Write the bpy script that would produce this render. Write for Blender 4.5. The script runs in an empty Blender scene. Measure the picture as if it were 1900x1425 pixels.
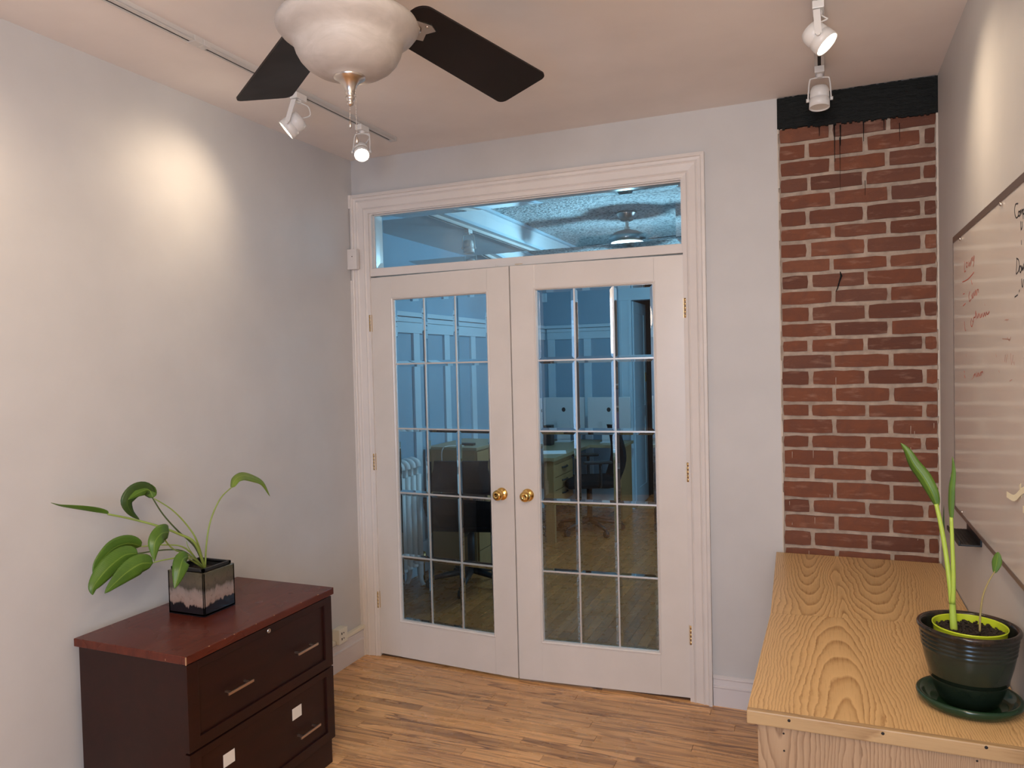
import bpy, bmesh, math, random
from mathutils import Vector, Matrix
random.seed(7)
PI = math.pi
SC = bpy.context.scene
COL = SC.collection

# ------------------------------------------------------------------ camera
FPX = 1404.62
YAW, PITCH, ROLL = 0.3926, -0.0286, 0.0239
CAMP = Vector((2.3585, -3.4897, 1.5798))
CM = Matrix.Rotation(YAW, 3, 'Z') @ Matrix.Rotation(PITCH, 3, 'X') @ Matrix.Rotation(ROLL, 3, 'Y')
camd = bpy.data.cameras.new('camera')
camd.sensor_fit = 'HORIZONTAL'; camd.sensor_width = 36.0
camd.lens = FPX * 36.0 / 1900.0
camd.clip_start = 0.02; camd.clip_end = 60
cam = bpy.data.objects.new('camera', camd); COL.objects.link(cam)
r, f, u = CM.col[0], CM.col[1], CM.col[2]
cam.matrix_world = Matrix(((r.x, u.x, -f.x, CAMP.x), (r.y, u.y, -f.y, CAMP.y), (r.z, u.z, -f.z, CAMP.z), (0, 0, 0, 1)))
SC.camera = cam

def U(px, py, ax, val):
    """real-world point seen at a photo pixel, on the plane ax = val"""
    d = CM @ Vector(((px - 950) / FPX, 1.0, -(py - 712.5) / FPX))
    i = 'xyz'.index(ax)
    return CAMP + d * ((val - CAMP[i]) / d[i])

# ------------------------------------------------------------------ world / light / exposure
w = bpy.data.worlds.new('world'); SC.world = w; w.use_nodes = True
w.node_tree.nodes['Background'].inputs[0].default_value = (0.30, 0.36, 0.45, 1)
w.node_tree.nodes['Background'].inputs[1].default_value = 0.3
SC.view_settings.view_transform = 'Standard'
SC.view_settings.look = 'None'
SC.view_settings.exposure = 0.14
SC.view_settings.gamma = 1.0
SC.view_settings.use_curve_mapping = False

def area(name, loc, size, size_y, target, power, color):
    l = bpy.data.lights.new(name, 'AREA'); l.shape = 'RECTANGLE'
    l.size = size; l.size_y = size_y; l.energy = power; l.color = color
    o = bpy.data.objects.new(name, l); COL.objects.link(o); o.location = loc
    o.rotation_euler = (Vector(target) - Vector(loc)).to_track_quat('-Z', 'Y').to_euler()
    return o
# daylight through the window in the wall behind the photographer
area('window_daylight', (2.22, -5.33, 1.40), 0.95, 1.8, (0.2, -1.0, 0.7), 52, (0.42, 0.66, 1.0))
# daylight of the office beyond (soft area added on the right to light the walls evenly)
area('office_daylight', (3.9, 2.6, 1.7), 1.6, 1.5, (-0.5, 2.4, 1.3), 34, (0.42, 0.74, 1.0))
# warm fill light added behind the photographer, no lamp stands there
l_ = bpy.data.lights.new('warm_fill', 'POINT'); l_.energy = 100; l_.color = (1.0, 0.78, 0.57); l_.shadow_soft_size = 0.36
lo_ = bpy.data.objects.new('warm_fill', l_); COL.objects.link(lo_); lo_.location = (2.30, -4.15, 2.0)

def spot(name, loc, aim, power, color=(1.0, 0.80, 0.58), ang=70, blend=0.6, rad=0.025):
    l = bpy.data.lights.new(name, 'SPOT'); l.energy = power; l.color = color
    l.spot_size = math.radians(ang); l.spot_blend = blend; l.shadow_soft_size = rad
    o = bpy.data.objects.new(name, l); COL.objects.link(o); o.location = loc
    o.rotation_euler = Vector(aim).to_track_quat('-Z', 'Y').to_euler()
    return o
def bulb(name, loc, power, color, rad):
    l = bpy.data.lights.new(name, 'POINT'); l.energy = power; l.color = color; l.shadow_soft_size = rad
    o = bpy.data.objects.new(name, l); COL.objects.link(o); o.location = loc
    return o
WARM = (1.0, 0.77, 0.53)

# ------------------------------------------------------------------ materials
MATS = {}
def mat(name, col, rough=0.5, metal=0.0, spec=0.5, emit=None, es=0.0, trans=0.0, ior=1.5, coat=0.0, sss=0.0):
    if name in MATS: return MATS[name]
    m = bpy.data.materials.new(name); m.use_nodes = True
    b = m.node_tree.nodes['Principled BSDF']
    b.inputs['Base Color'].default_value = (*col, 1)
    b.inputs['Roughness'].default_value = rough
    b.inputs['Metallic'].default_value = metal
    b.inputs['Specular IOR Level'].default_value = spec
    b.inputs['Transmission Weight'].default_value = trans
    b.inputs['IOR'].default_value = ior
    b.inputs['Coat Weight'].default_value = coat
    if sss:
        b.inputs['Subsurface Weight'].default_value = sss
        b.inputs['Subsurface Radius'].default_value = (0.02, 0.02, 0.02)
    if emit:
        b.inputs['Emission Color'].default_value = (*emit, 1)
        b.inputs['Emission Strength'].default_value = es
    MATS[name] = m
    return m
class NT:
    def __init__(s, m):
        s.m = m; s.t = m.node_tree; s.b = s.t.nodes['Principled BSDF']
    def n(s, typ, **kw):
        nd = s.t.nodes.new(typ)
        for k, v in kw.items():
            if k in nd.inputs: nd.inputs[k].default_value = v
            else: setattr(nd, k, v)
        return nd
    def l(s, a, b): s.t.links.new(a, b)
    def ramp(s, src, stops, interp='LINEAR'):
        nd = s.t.nodes.new('ShaderNodeValToRGB'); cr = nd.color_ramp; cr.interpolation = interp
        while len(cr.elements) > 1: cr.elements.remove(cr.elements[-1])
        cr.elements[0].position = stops[0][0]; cr.elements[0].color = (*stops[0][1], 1)
        for p, c in stops[1:]:
            e = cr.elements.new(p); e.color = (*c, 1)
        s.l(src, nd.inputs[0]); return nd.outputs[0]
    def noise(s, vec, scale, detail=3, rough=0.55, dist=0.0):
        nd = s.n('ShaderNodeTexNoise'); nd.inputs['Scale'].default_value = scale
        nd.inputs['Detail'].default_value = detail; nd.inputs['Roughness'].default_value = rough
        nd.inputs['Distortion'].default_value = dist
        if vec is not None: s.l(vec, nd.inputs['Vector'])
        return nd.outputs['Fac']
    def coord(s, kind='Object'):
        return s.n('ShaderNodeTexCoord').outputs[kind]
    def mapping(s, vec, loc=(0, 0, 0), rot=(0, 0, 0), scale=(1, 1, 1)):
        nd = s.n('ShaderNodeMapping'); nd.inputs['Location'].default_value = loc
        nd.inputs['Rotation'].default_value = rot; nd.inputs['Scale'].default_value = scale
        s.l(vec, nd.inputs['Vector']); return nd.outputs[0]
    def math(s, op, a, b=None):
        nd = s.n('ShaderNodeMath', operation=op)
        for i, v in enumerate((a, b)):
            if v is None: continue
            if isinstance(v, (int, float)): nd.inputs[i].default_value = v
            else: s.l(v, nd.inputs[i])
        return nd.outputs[0]
    def mix(s, fac, a, b, mode='MIX'):
        nd = s.n('ShaderNodeMix', data_type='RGBA', blend_type=mode)
        for i, v in ((0, fac), (6, a), (7, b)):
            if isinstance(v, (int, float)): nd.inputs[i].default_value = v
            elif isinstance(v, tuple): nd.inputs[i].default_value = (*v, 1)
            else: s.l(v, nd.inputs[i])
        return nd.outputs[2]
    def bump(s, h, strength=0.3, dist=0.002):
        nd = s.n('ShaderNodeBump'); nd.inputs['Strength'].default_value = strength
        nd.inputs['Distance'].default_value = dist
        s.l(h, nd.inputs['Height']); s.l(nd.outputs[0], s.b.inputs['Normal'])
    def color(s, c): s.l(c, s.b.inputs['Base Color'])
    def rnd(s): return s.n('ShaderNodeObjectInfo').outputs['Random']

def painted(name, col, rough=0.55, var=0.04, scale=3.0, bump=0.06):
    m = mat(name, col, rough); t = NT(m); c = t.coord('Object')
    a = t.noise(c, scale, 4)
    t.color(t.ramp(a, [(0.3, tuple(x * (1 - var) for x in col)), (0.7, tuple(min(1, x * (1 + var)) for x in col))]))
    t.bump(t.noise(c, 90, 3), bump, 0.001)
    return m
M_wall = painted('wall_paint', (0.585, 0.578, 0.575), 0.5)
M_ceil = painted('ceiling_paint', (0.84, 0.78, 0.74), 0.7)
M_trim = painted('trim_paint', (0.74, 0.695, 0.665), 0.32, 0.03, 6, 0.05)
M_trimgloss = painted('baseboard_paint', (0.70, 0.67, 0.68), 0.3, 0.03, 6, 0.05)
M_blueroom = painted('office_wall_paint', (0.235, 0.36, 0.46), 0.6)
M_bluetrim = painted('office_trim_paint', (0.47, 0.60, 0.68), 0.4)  # white trim, with the blue of the office light put into the colour
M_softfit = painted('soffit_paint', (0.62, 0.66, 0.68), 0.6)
M_white = mat('white_enamel', (0.78, 0.77, 0.75), 0.3)
M_track = mat('track_aluminium_white', (0.60, 0.58, 0.56), 0.35)
M_dark = mat('dark_gap', (0.015, 0.012, 0.012), 0.8)
M_brass = mat('polished_brass', (0.80, 0.52, 0.17), 0.16, 1.0)
M_brassd = mat('aged_brass', (0.58, 0.40, 0.17), 0.34, 1.0)
M_nickel = mat('brushed_nickel', (0.55, 0.50, 0.46), 0.28, 1.0)
M_silver = mat('silver_caming', (0.66, 0.65, 0.63), 0.35, 0.55)
M_cream = mat('cream_plastic', (0.78, 0.74, 0.62), 0.4)
M_black = mat('black_plastic', (0.012, 0.012, 0.013), 0.45)
M_lit = mat('lamp_lens_lit', (1, 0.95, 0.85), 0.3, emit=(1.0, 0.86, 0.66), es=22)
M_unlit = mat('lamp_lens_frosted', (0.75, 0.72, 0.66), 0.25)
M_glass = mat('clear_glass', (0.86, 0.93, 0.97), 0.0, trans=1.0, ior=1.5)
M_officechair = mat('black_chair_fabric', (0.006, 0.007, 0.009), 0.9, spec=0.2)
M_paper = mat('paper_sheet', (0.80, 0.82, 0.83), 0.8)
M_monitor = mat('monitor_aluminium', (0.55, 0.58, 0.60), 0.4, 0.3)
M_soil = mat('potting_soil', (0.02, 0.014, 0.01), 0.95)
M_lime = mat('lime_plastic', (0.50, 0.62, 0.03), 0.35)
M_tape = mat('masking_tape', (0.80, 0.75, 0.55), 0.6)
M_redink = mat('red_marker_ink', (0.50, 0.09, 0.05), 0.6)
M_fredink = mat('faded_red_marker_ink', (0.42, 0.20, 0.15), 0.6)
M_blackink = mat('black_marker_ink', (0.02, 0.02, 0.03), 0.6)

def wood_floor(name, ax, light, mid, dark, fk=0.9):
    m = mat(name, mid, 0.30, coat=0.25); t = NT(m); c = t.coord('Object'); rn = t.rnd()
    off = t.n('ShaderNodeCombineXYZ'); 
    t.l(t.math('MULTIPLY', rn, 37.0), off.inputs[0]); t.l(t.math('MULTIPLY', rn, 91.0), off.inputs[1]); t.l(t.math('MULTIPLY', rn, 13.0), off.inputs[2])
    va = t.n('ShaderNodeVectorMath', operation='ADD'); t.l(c, va.inputs[0]); t.l(off.outputs[0], va.inputs[1])
    sc = (1.6, 22, 1) if ax == 'x' else (22, 1.6, 1)
    v = t.mapping(va.outputs[0], scale=sc)
    g1 = t.noise(v, 1.9, 5, 0.62, 0.9)
    g2 = t.noise(t.mapping(va.outputs[0], scale=(3, 110, 1) if ax == 'x' else (110, 3, 1)), 1.2, 3, 0.6)
    fig = t.noise(t.mapping(va.outputs[0], scale=(0.75, 9.5, 1) if ax == 'x' else (9.5, 0.75, 1)), 1.5, 3, 0.5, 0.35)
    rings = t.ramp(t.math('FRACT', t.math('MULTIPLY', fig, 6.5)), [(0.0, (0,) * 3), (0.45, (0.12,) * 3), (0.82, (0.75,) * 3), (0.93, (1,) * 3), (1.0, (0,) * 3)])
    amt = t.ramp(t.noise(t.mapping(va.outputs[0], scale=(0.5, 5, 1) if ax == 'x' else (5, 0.5, 1)), 1.3, 2), [(0.36, (0.28,) * 3), (0.62, (1.0,) * 3)])
    base = t.ramp(g1, [(0.30, mid), (0.5, light), (0.72, mid)])
    tone = t.mix(1.0, base, t.ramp(rn, [(0, (0.74, 0.68, 0.62)), (0.3, (1.0, 0.96, 0.90)), (0.6, (0.88, 0.82, 0.78)), (0.8, (1.05, 1.02, 0.98)), (1, (1.22, 1.16, 1.08))]), 'MULTIPLY')
    st = t.mix(t.math('MULTIPLY', rings, t.math('MULTIPLY', amt, fk)), tone, dark)
    st = t.mix(t.math('MULTIPLY', t.ramp(g2, [(0.35, (1, 1, 1)), (0.55, (0, 0, 0))]), 0.30), st, dark)
    knot = t.ramp(t.noise(t.mapping(va.outputs[0], scale=(4, 16, 1) if ax == 'x' else (16, 4, 1)), 1.4, 2), [(0.735, (0,) * 3), (0.78, (0.8,) * 3)])
    if ax == 'x': st = t.mix(knot, st, tuple(x * 0.45 for x in dark))
    t.color(st)
    t.l(t.ramp(t.noise(c, 8, 3), [(0.3, (0.22,) * 3), (0.7, (0.36,) * 3)]), t.b.inputs['Roughness'])
    t.bump(g2, 0.12, 0.0008)
    return m
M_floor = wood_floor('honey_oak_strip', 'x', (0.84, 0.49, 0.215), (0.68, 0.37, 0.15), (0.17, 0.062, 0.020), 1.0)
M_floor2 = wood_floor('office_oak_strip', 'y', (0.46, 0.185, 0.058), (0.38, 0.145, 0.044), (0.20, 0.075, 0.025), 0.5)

def brick_mat():
    m = mat('old_red_brick', (0.25, 0.07, 0.04), 0.85); t = NT(m); c = t.coord('Object'); rn = t.rnd()
    a = t.noise(c, 14, 5, 0.65, 0.5); bb = t.noise(t.mapping(c, scale=(1, 1, 4)), 9, 4, 0.6)
    base = t.ramp(rn, [(0, (0.125, 0.045, 0.026)), (0.3, (0.19, 0.062, 0.030)), (0.6, (0.225, 0.076, 0.036)), (0.85, (0.150, 0.062, 0.040)), (1, (0.27, 0.095, 0.045))])
    base = t.mix(t.ramp(a, [(0.35, (0, 0, 0)), (0.75, (0.65, 0.65, 0.65))]), base, (0.115, 0.048, 0.035))
    base = t.mix(t.ramp(bb, [(0.56, (0, 0, 0)), (0.78, (0.55, 0.55, 0.55))]), base, (0.42, 0.25, 0.18))
    t.color(base); t.bump(t.noise(c, 60, 5, 0.7), 0.6, 0.003)
    return m
M_brick = brick_mat()
M_mortar = mat('lime_mortar', (0.40, 0.31, 0.25), 0.95)
t = NT(M_mortar); c = t.coord(); t.color(t.ramp(t.noise(c, 25, 5), [(0.3, (0.36, 0.28, 0.22)), (0.7, (0.56, 0.45, 0.36))])); t.bump(t.noise(c, 70, 5, 0.7), 0.7, 0.004)
M_lintel = mat('black_paint_beam', (0.005, 0.006, 0.006), 0.55, spec=0.2)
t = NT(M_lintel); c = t.coord(); t.color(t.ramp(t.noise(c, 40, 6, 0.7), [(0.3, (0.003, 0.005, 0.005)), (0.70, (0.008, 0.010, 0.010)), (0.76, (0.10, 0.095, 0.085))])); t.bump(t.noise(t.mapping(c, scale=(1, 1, 3)), 18, 5, 0.7), 0.8, 0.008)

def oak_mat(name, centers, along='y', scale=24.0, k=0.10, light=(0.70, 0.47, 0.225), dark=(0.36, 0.195, 0.075), duty=0.60):
    m = mat(name, light, 0.38, spec=0.4); t = NT(m); c = t.coord('Object')
    # cathedral figure: growth rings cut lengthwise; rings crowd together away from the heart
    def sc(a, l): return {'y': (a, l, a), 'x': (l, a, a), 'z': (a, a, l)}[along]
    def warp(scl, det, amt, vec):
        w_ = t.n('ShaderNodeTexNoise'); w_.inputs['Scale'].default_value = 1.0; w_.inputs['Detail'].default_value = det
        t.l(t.mapping(c, scale=scl), w_.inputs['Vector'])
        sb = t.n('ShaderNodeVectorMath', operation='SUBTRACT'); t.l(w_.outputs['Color'], sb.inputs[0]); sb.inputs[1].default_value = (0.5, 0.5, 0.5)
        wv = t.n('ShaderNodeVectorMath', operation='MULTIPLY_ADD'); t.l(sb.outputs[0], wv.inputs[0]); wv.inputs[1].default_value = (amt,) * 3; t.l(vec, wv.inputs[2])
        return wv.outputs[0]
    v = warp(sc(6, 1.6), 2, 0.13, c); v = warp(sc(60, 22), 2, 0.010, v)
    sep = t.n('ShaderNodeSeparateXYZ'); t.l(v, sep.inputs[0])
    ia, ib = {'y': (0, 1), 'x': (1, 0), 'z': (0, 2)}[along]
    prev = None
    for (ca, cb) in centers:
        da = t.math('SUBTRACT', sep.outputs[ia], ca); db = t.math('MULTIPLY', t.math('SUBTRACT', sep.outputs[ib], cb), k)
        d = t.math('SQRT', t.math('ADD', t.math('MULTIPLY', da, da), t.math('MULTIPLY', db, db)))
        if prev is not None:
            sm = t.n('ShaderNodeMath', operation='SMOOTH_MIN'); t.l(prev, sm.inputs[0]); t.l(d, sm.inputs[1]); sm.inputs[2].default_value = 0.05; d = sm.outputs[0]
        prev = d
    dd = t.math('MULTIPLY', prev, t.math('ADD', 0.75, t.math('MULTIPLY', prev, 1.6)))
    fr = t.math('FRACT', t.math('MULTIPLY', dd, scale))
    ring = t.ramp(fr, [(0.0, (0, 0, 0)), (duty, (0.35,) * 3), (0.88, (1, 1, 1)), (1.0, (0, 0, 0))])
    grain = t.noise(t.mapping(c, scale=sc(420, 14)), 1.0, 2, 0.5)
    pores = t.ramp(grain, [(0.52, (0,) * 3), (0.70, (1,) * 3)])
    s_ = t.math('ADD', t.math('MULTIPLY', ring, 0.72), t.math('MULTIPLY', pores, t.math('ADD', 0.12, t.math('MULTIPLY', ring, 0.3))))
    big = t.noise(t.mapping(c, scale=sc(5, 1)), 1.0, 2)
    col = t.mix(s_, light, dark)
    t.color(t.mix(1.0, col, t.ramp(big, [(0.3, (0.92, 0.92, 0.92)), (0.7, (1.06, 1.05, 1.03))]), 'MULTIPLY'))
    t.bump(grain, 0.06, 0.0005)
    return m
M_oakfront = oak_mat('oak_veneer_front', [(2.38, -2.3)], scale=95, k=0.075)
M_oakback = oak_mat('oak_veneer_back', [(2.52, 0.55), (2.29, 0.35)], scale=95, k=0.085)
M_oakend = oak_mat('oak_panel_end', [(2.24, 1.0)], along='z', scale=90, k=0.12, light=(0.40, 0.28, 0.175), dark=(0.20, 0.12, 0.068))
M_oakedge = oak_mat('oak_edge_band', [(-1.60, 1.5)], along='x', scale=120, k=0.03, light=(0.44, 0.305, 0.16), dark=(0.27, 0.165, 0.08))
M_beech = oak_mat('office_desk_veneer', [(0.3, 1.3)], along='z', scale=50, k=0.06, light=(0.33, 0.20, 0.085), dark=(0.28, 0.165, 0.068))

def cherry(name, a, b, rough, stretch):
    m = mat(name, a, rough, spec=0.32); t = NT(m); c = t.coord()
    g = t.noise(t.mapping(c, scale=stretch), 2.0, 5, 0.65, 0.4)
    t.color(t.ramp(g, [(0.3, a), (0.7, b)])); t.bump(t.noise(t.mapping(c, scale=stretch), 12, 3), 0.05, 0.0008)
    t.l(t.ramp(t.noise(c, 5, 2), [(0.3, (rough * 0.9,) * 3), (0.7, (min(1, rough * 1.15),) * 3)]), t.b.inputs['Roughness'])
    return m
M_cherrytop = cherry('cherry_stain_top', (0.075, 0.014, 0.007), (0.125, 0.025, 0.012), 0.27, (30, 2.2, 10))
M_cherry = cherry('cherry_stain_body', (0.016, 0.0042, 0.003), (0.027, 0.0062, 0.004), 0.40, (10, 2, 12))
M_chip = mat('chipped_bare_wood', (0.42, 0.24, 0.13), 0.8)
M_blade = cherry('dark_walnut_blade', (0.005, 0.0025, 0.0022), (0.009, 0.0035, 0.003), 0.45, (3, 3, 3))

m = mat('alabaster_glass', (0.42, 0.38, 0.35), 0.5, spec=0.3, sss=0.15); t = NT(m); c = t.coord()
sw = t.noise(t.mapping(c, scale=(1, 1, 3)), 9, 4, 0.6, 2.2)
t.color(t.ramp(sw, [(0.3, (0.40, 0.36, 0.33)), (0.7, (0.47, 0.43, 0.40))]))
M_bowl = m

def leafmat(name, a, b, c2):
    m = mat(name, a, 0.38, sss=0.0); t = NT(m)
    uv = t.coord('UV'); sep = t.n('ShaderNodeSeparateXYZ'); t.l(uv, sep.inputs[0])
    mid = t.math('ABSOLUTE', t.math('SUBTRACT', sep.outputs[0], 0.5))
    veins = t.n('ShaderNodeTexWave'); veins.inputs['Scale'].default_value = 3.0; veins.inputs['Distortion'].default_value = 0.4
    cmb = t.n('ShaderNodeCombineXYZ'); t.l(t.math('SUBTRACT', t.math('MULTIPLY', sep.outputs[1], 2.0), t.math('MULTIPLY', mid, 1.2)), cmb.inputs[0])
    t.l(cmb.outputs[0], veins.inputs['Vector'])
    base = t.ramp(t.noise(t.coord(), 14, 4), [(0.3, a), (0.7, b)])
    base = t.mix(t.math('MULTIPLY', veins.outputs['Fac'], 0.25), base, c2)
    base = t.mix(t.ramp(mid, [(0.0, (0.8,) * 3), (0.045, (0,) * 3)]), base, c2)
    t.color(base)
    m.node_tree.nodes['Principled BSDF'].inputs['Transmission Weight'].default_value = 0.0
    tr = t.n('ShaderNodeBsdfTranslucent'); t.l(base, tr.inputs[0])
    mx = t.n('ShaderNodeMixShader'); mx.inputs[0].default_value = 0.28
    t.l(t.b.outputs[0], mx.inputs[1]); t.l(tr.outputs[0], mx.inputs[2])
    out = [n for n in t.t.nodes if n.type == 'OUTPUT_MATERIAL'][0]; t.l(mx.outputs[0], out.inputs[0])
    return m
M_leaf = leafmat('leaf_green', (0.055, 0.14, 0.018), (0.10, 0.22, 0.025), (0.26, 0.40, 0.06))
M_leafl = leafmat('leaf_lime', (0.16, 0.27, 0.03), (0.24, 0.36, 0.05), (0.40, 0.50, 0.12))
M_leafd = leafmat('leaf_dark', (0.022, 0.055, 0.012), (0.045, 0.10, 0.016), (0.10, 0.17, 0.03))
M_stem = mat('stem_green', (0.24, 0.33, 0.07), 0.45)
M_stemd = mat('stem_dark', (0.06, 0.09, 0.025), 0.5)
M_stemt = mat('seedling_stem', (0.30, 0.24, 0.09), 0.5)
M_stemy = mat('stem_lime', (0.36, 0.50, 0.07), 0.4)

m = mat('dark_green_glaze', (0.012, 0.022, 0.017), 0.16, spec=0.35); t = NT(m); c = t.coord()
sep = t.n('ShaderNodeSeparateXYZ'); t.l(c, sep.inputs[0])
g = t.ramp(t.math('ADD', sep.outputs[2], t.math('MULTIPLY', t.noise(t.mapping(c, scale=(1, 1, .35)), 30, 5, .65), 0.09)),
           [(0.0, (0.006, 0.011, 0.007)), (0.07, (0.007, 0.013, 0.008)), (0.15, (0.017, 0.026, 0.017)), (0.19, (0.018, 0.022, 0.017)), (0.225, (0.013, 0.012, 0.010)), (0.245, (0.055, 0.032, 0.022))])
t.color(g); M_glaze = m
M_saucer = mat('green_saucer_glaze', (0.012, 0.036, 0.017), 0.16, spec=0.4)

m = mat('banded_stoneware_glaze', (0.1, 0.08, 0.05), 0.22, coat=0.3); t = NT(m); c = t.coord()
sep = t.n('ShaderNodeSeparateXYZ'); t.l(c, sep.inputs[0])
dr = t.noise(t.mapping(c, scale=(1, 1, 0.25)), 45, 3, 0.6); lo = t.noise(c, 9, 2)
zz = t.math('ADD', sep.outputs[2], t.math('ADD', t.math('MULTIPLY', t.math('SUBTRACT', dr, 0.5), 0.05), t.math('MULTIPLY', t.math('SUBTRACT', lo, 0.5), 0.03)))
band = t.ramp(t.math('MULTIPLY', zz, 5.0), [(0.0, (0.006, 0.006, 0.009)), (0.20, (0.007, 0.007, 0.010)), (0.23, (0.30, 0.20, 0.16)), (0.34, (0.33, 0.24, 0.20)), (0.44, (0.26, 0.20, 0.17)), (0.50, (0.07, 0.055, 0.035)), (0.60, (0.10, 0.075, 0.045)), (0.78, (0.075, 0.068, 0.035)), (0.9, (0.10, 0.085, 0.05))])
blot = t.ramp(t.noise(c, 60, 4, 0.7), [(0.55, (1, 1, 1)), (0.68, (0.55, 0.5, 0.45))])
t.color(t.mix(0.7, band, blot, 'MULTIPLY')); M_stone = m

# popcorn ceiling of the office
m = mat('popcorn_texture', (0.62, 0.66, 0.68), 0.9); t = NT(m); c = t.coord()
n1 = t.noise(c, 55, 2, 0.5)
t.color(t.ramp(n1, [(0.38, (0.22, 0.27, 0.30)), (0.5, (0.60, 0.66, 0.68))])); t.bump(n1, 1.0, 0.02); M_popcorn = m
# whiteboard, glossy
m = mat('whiteboard_enamel', (0.72, 0.69, 0.655), 0.09, spec=0.30); M_board = m
# door paint with the unpainted yellowish patch
def door_paint(name, patch):
    m = mat(name, (0.72, 0.66, 0.63), 0.30); t = NT(m); c = t.coord()
    base = t.ramp(t.noise(c, 5, 4), [(0.3, (0.70, 0.655, 0.61)), (0.7, (0.75, 0.70, 0.655))])
    if patch:
        sep = t.n('ShaderNodeSeparateXYZ'); t.l(c, sep.inputs[0])
        wob = t.math('MULTIPLY', t.math('SUBTRACT', t.noise(c, 12, 3), 0.5), 0.03)
        dx = t.math('ABSOLUTE', t.math('SUBTRACT', t.math('ADD', sep.outputs[0], wob), 0.070))
        dz = t.math('ABSOLUTE', t.math('SUBTRACT', t.math('ADD', sep.outputs[2], wob), 1.575))
        fx = t.ramp(t.math('DIVIDE', dx, 0.034), [(0.6, (1,) * 3), (1.0, (0,) * 3)])
        fz = t.ramp(t.math('DIVIDE', dz, 0.19), [(0.75, (1,) * 3), (1.0, (0,) * 3)])
        base = t.mix(t.math('MULTIPLY', t.math('MULTIPLY', fx, fz), 0.6), base, (0.70, 0.56, 0.42))
    t.color(base); t.bump(t.noise(t.mapping(c, scale=(1, 1, .2)), 120, 3), 0.05, 0.0006)
    return m
M_doorL = door_paint('door_paint', False)
M_doorR = door_paint('door_paint_patched', True)

# ------------------------------------------------------------------ mesh helpers
class B:
    """collects geometry for ONE mesh object"""
    def __init__(s): s.bm = bmesh.new(); s.uv = s.bm.loops.layers.uv.new('UVMap'); s.mi = 0
    def box(s, x0, y0, z0, x1, y1, z1, bevel=0.0, M=None):
        bm = s.bm
        vs = [bm.verts.new((x, y, z)) for z in (z0, z1) for y in (y0, y1) for x in (x0, x1)]
        fs = [(0, 2, 3, 1), (4, 5, 7, 6), (0, 1, 5, 4), (2, 6, 7, 3), (0, 4, 6, 2), (1, 3, 7, 5)]
        faces = [bm.faces.new([vs[i] for i in f]) for f in fs]
        for f in faces: f.material_index = s.mi
        if bevel > 0:
            es = list({e for f in faces for e in f.edges})
            rr = bmesh.ops.bevel(bm, geom=es, offset=bevel, segments=2, profile=0.6, affect='EDGES', material=-1)
            vs = list({v for f in rr['faces'] for v in f.verts} | {v for v in vs if v.is_valid})
        if M is not None:
            for v in vs:
                if v.is_valid: v.co = M @ v.co
        return vs
    def lathe(s, prof, n=32, M=None, cap0=False, cap1=False, smooth=True):
        bm = s.bm; rings = []
        for (rr, z) in prof:
            ring = []
            for i in range(n):
                a = 2 * PI * i / n; v = Vector((rr * math.cos(a), rr * math.sin(a), z))
                ring.append(bm.verts.new(M @ v if M is not None else v))
            rings.append(ring)
        for j in range(len(rings) - 1):
            for i in range(n):
                f = bm.faces.new((rings[j][i], rings[j][(i + 1) % n], rings[j + 1][(i + 1) % n], rings[j + 1][i]))
                f.smooth = smooth; f.material_index = s.mi
        if cap0: f = bm.faces.new(list(reversed(rings[0]))); f.material_index = s.mi
        if cap1: f = bm.faces.new(rings[-1]); f.material_index = s.mi
        return rings
    def tube(s, pts, rad, n=10, caps=True):
        pts = [Vector(p) for p in pts]; bm = s.bm; rings = []
        rads = rad if isinstance(rad, (list, tuple)) else [rad] * len(pts)
        up = None
        for i, p in enumerate(pts):
            tg = (pts[min(i + 1, len(pts) - 1)] - pts[max(i - 1, 0)]).normalized()
            if up is None:
                up = Vector((0, 0, 1)) if abs(tg.z) < 0.9 else Vector((1, 0, 0))
            sd = tg.cross(up).normalized(); up = sd.cross(tg).normalized()
            rings.append([bm.verts.new(p + (sd * math.cos(2 * PI * k / n) + up * math.sin(2 * PI * k / n)) * rads[i]) for k in range(n)])
        for j in range(len(rings) - 1):
            for i in range(n):
                f = bm.faces.new((rings[j][i], rings[j][(i + 1) % n], rings[j + 1][(i + 1) % n], rings[j + 1][i])); f.smooth = True; f.material_index = s.mi
        if caps:
            bm.faces.new(list(reversed(rings[0]))).material_index = s.mi; bm.faces.new(rings[-1]).material_index = s.mi
    def prism(s, prof, fn0, fn1):
        """closed 2-D profile swept between two maps (a,b)->Vector"""
        bm = s.bm
        a = [bm.verts.new(fn0(*p)) for p in prof]; b = [bm.verts.new(fn1(*p)) for p in prof]
        n = len(prof)
        for i in range(n):
            bm.faces.new((a[i], a[(i + 1) % n], b[(i + 1) % n], b[i])).material_index = s.mi
        bm.faces.new(list(reversed(a))).material_index = s.mi; bm.faces.new(b).material_index = s.mi
    def done(s, name, m, parent=None, loc=None, smooth=None):
        bm = s.bm
        bmesh.ops.recalc_face_normals(bm, faces=bm.faces)
        me = bpy.data.meshes.new(name); bm.to_mesh(me); bm.free()
        for q in (m if isinstance(m, (list, tuple)) else [m]): me.materials.append(q)
        if smooth is not None:
            for p in me.polygons: p.use_smooth = smooth
        o = bpy.data.objects.new(name, me); COL.objects.link(o)
        if loc is not None: o.location = loc
        if parent is not None: o.parent = parent
        return o
def tag(o, label=None, cat=None, group=None, kind=None):
    if label: o['label'] = label
    if cat: o['category'] = cat
    if group: o['group'] = group
    if kind: o['kind'] = kind
    return o
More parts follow.
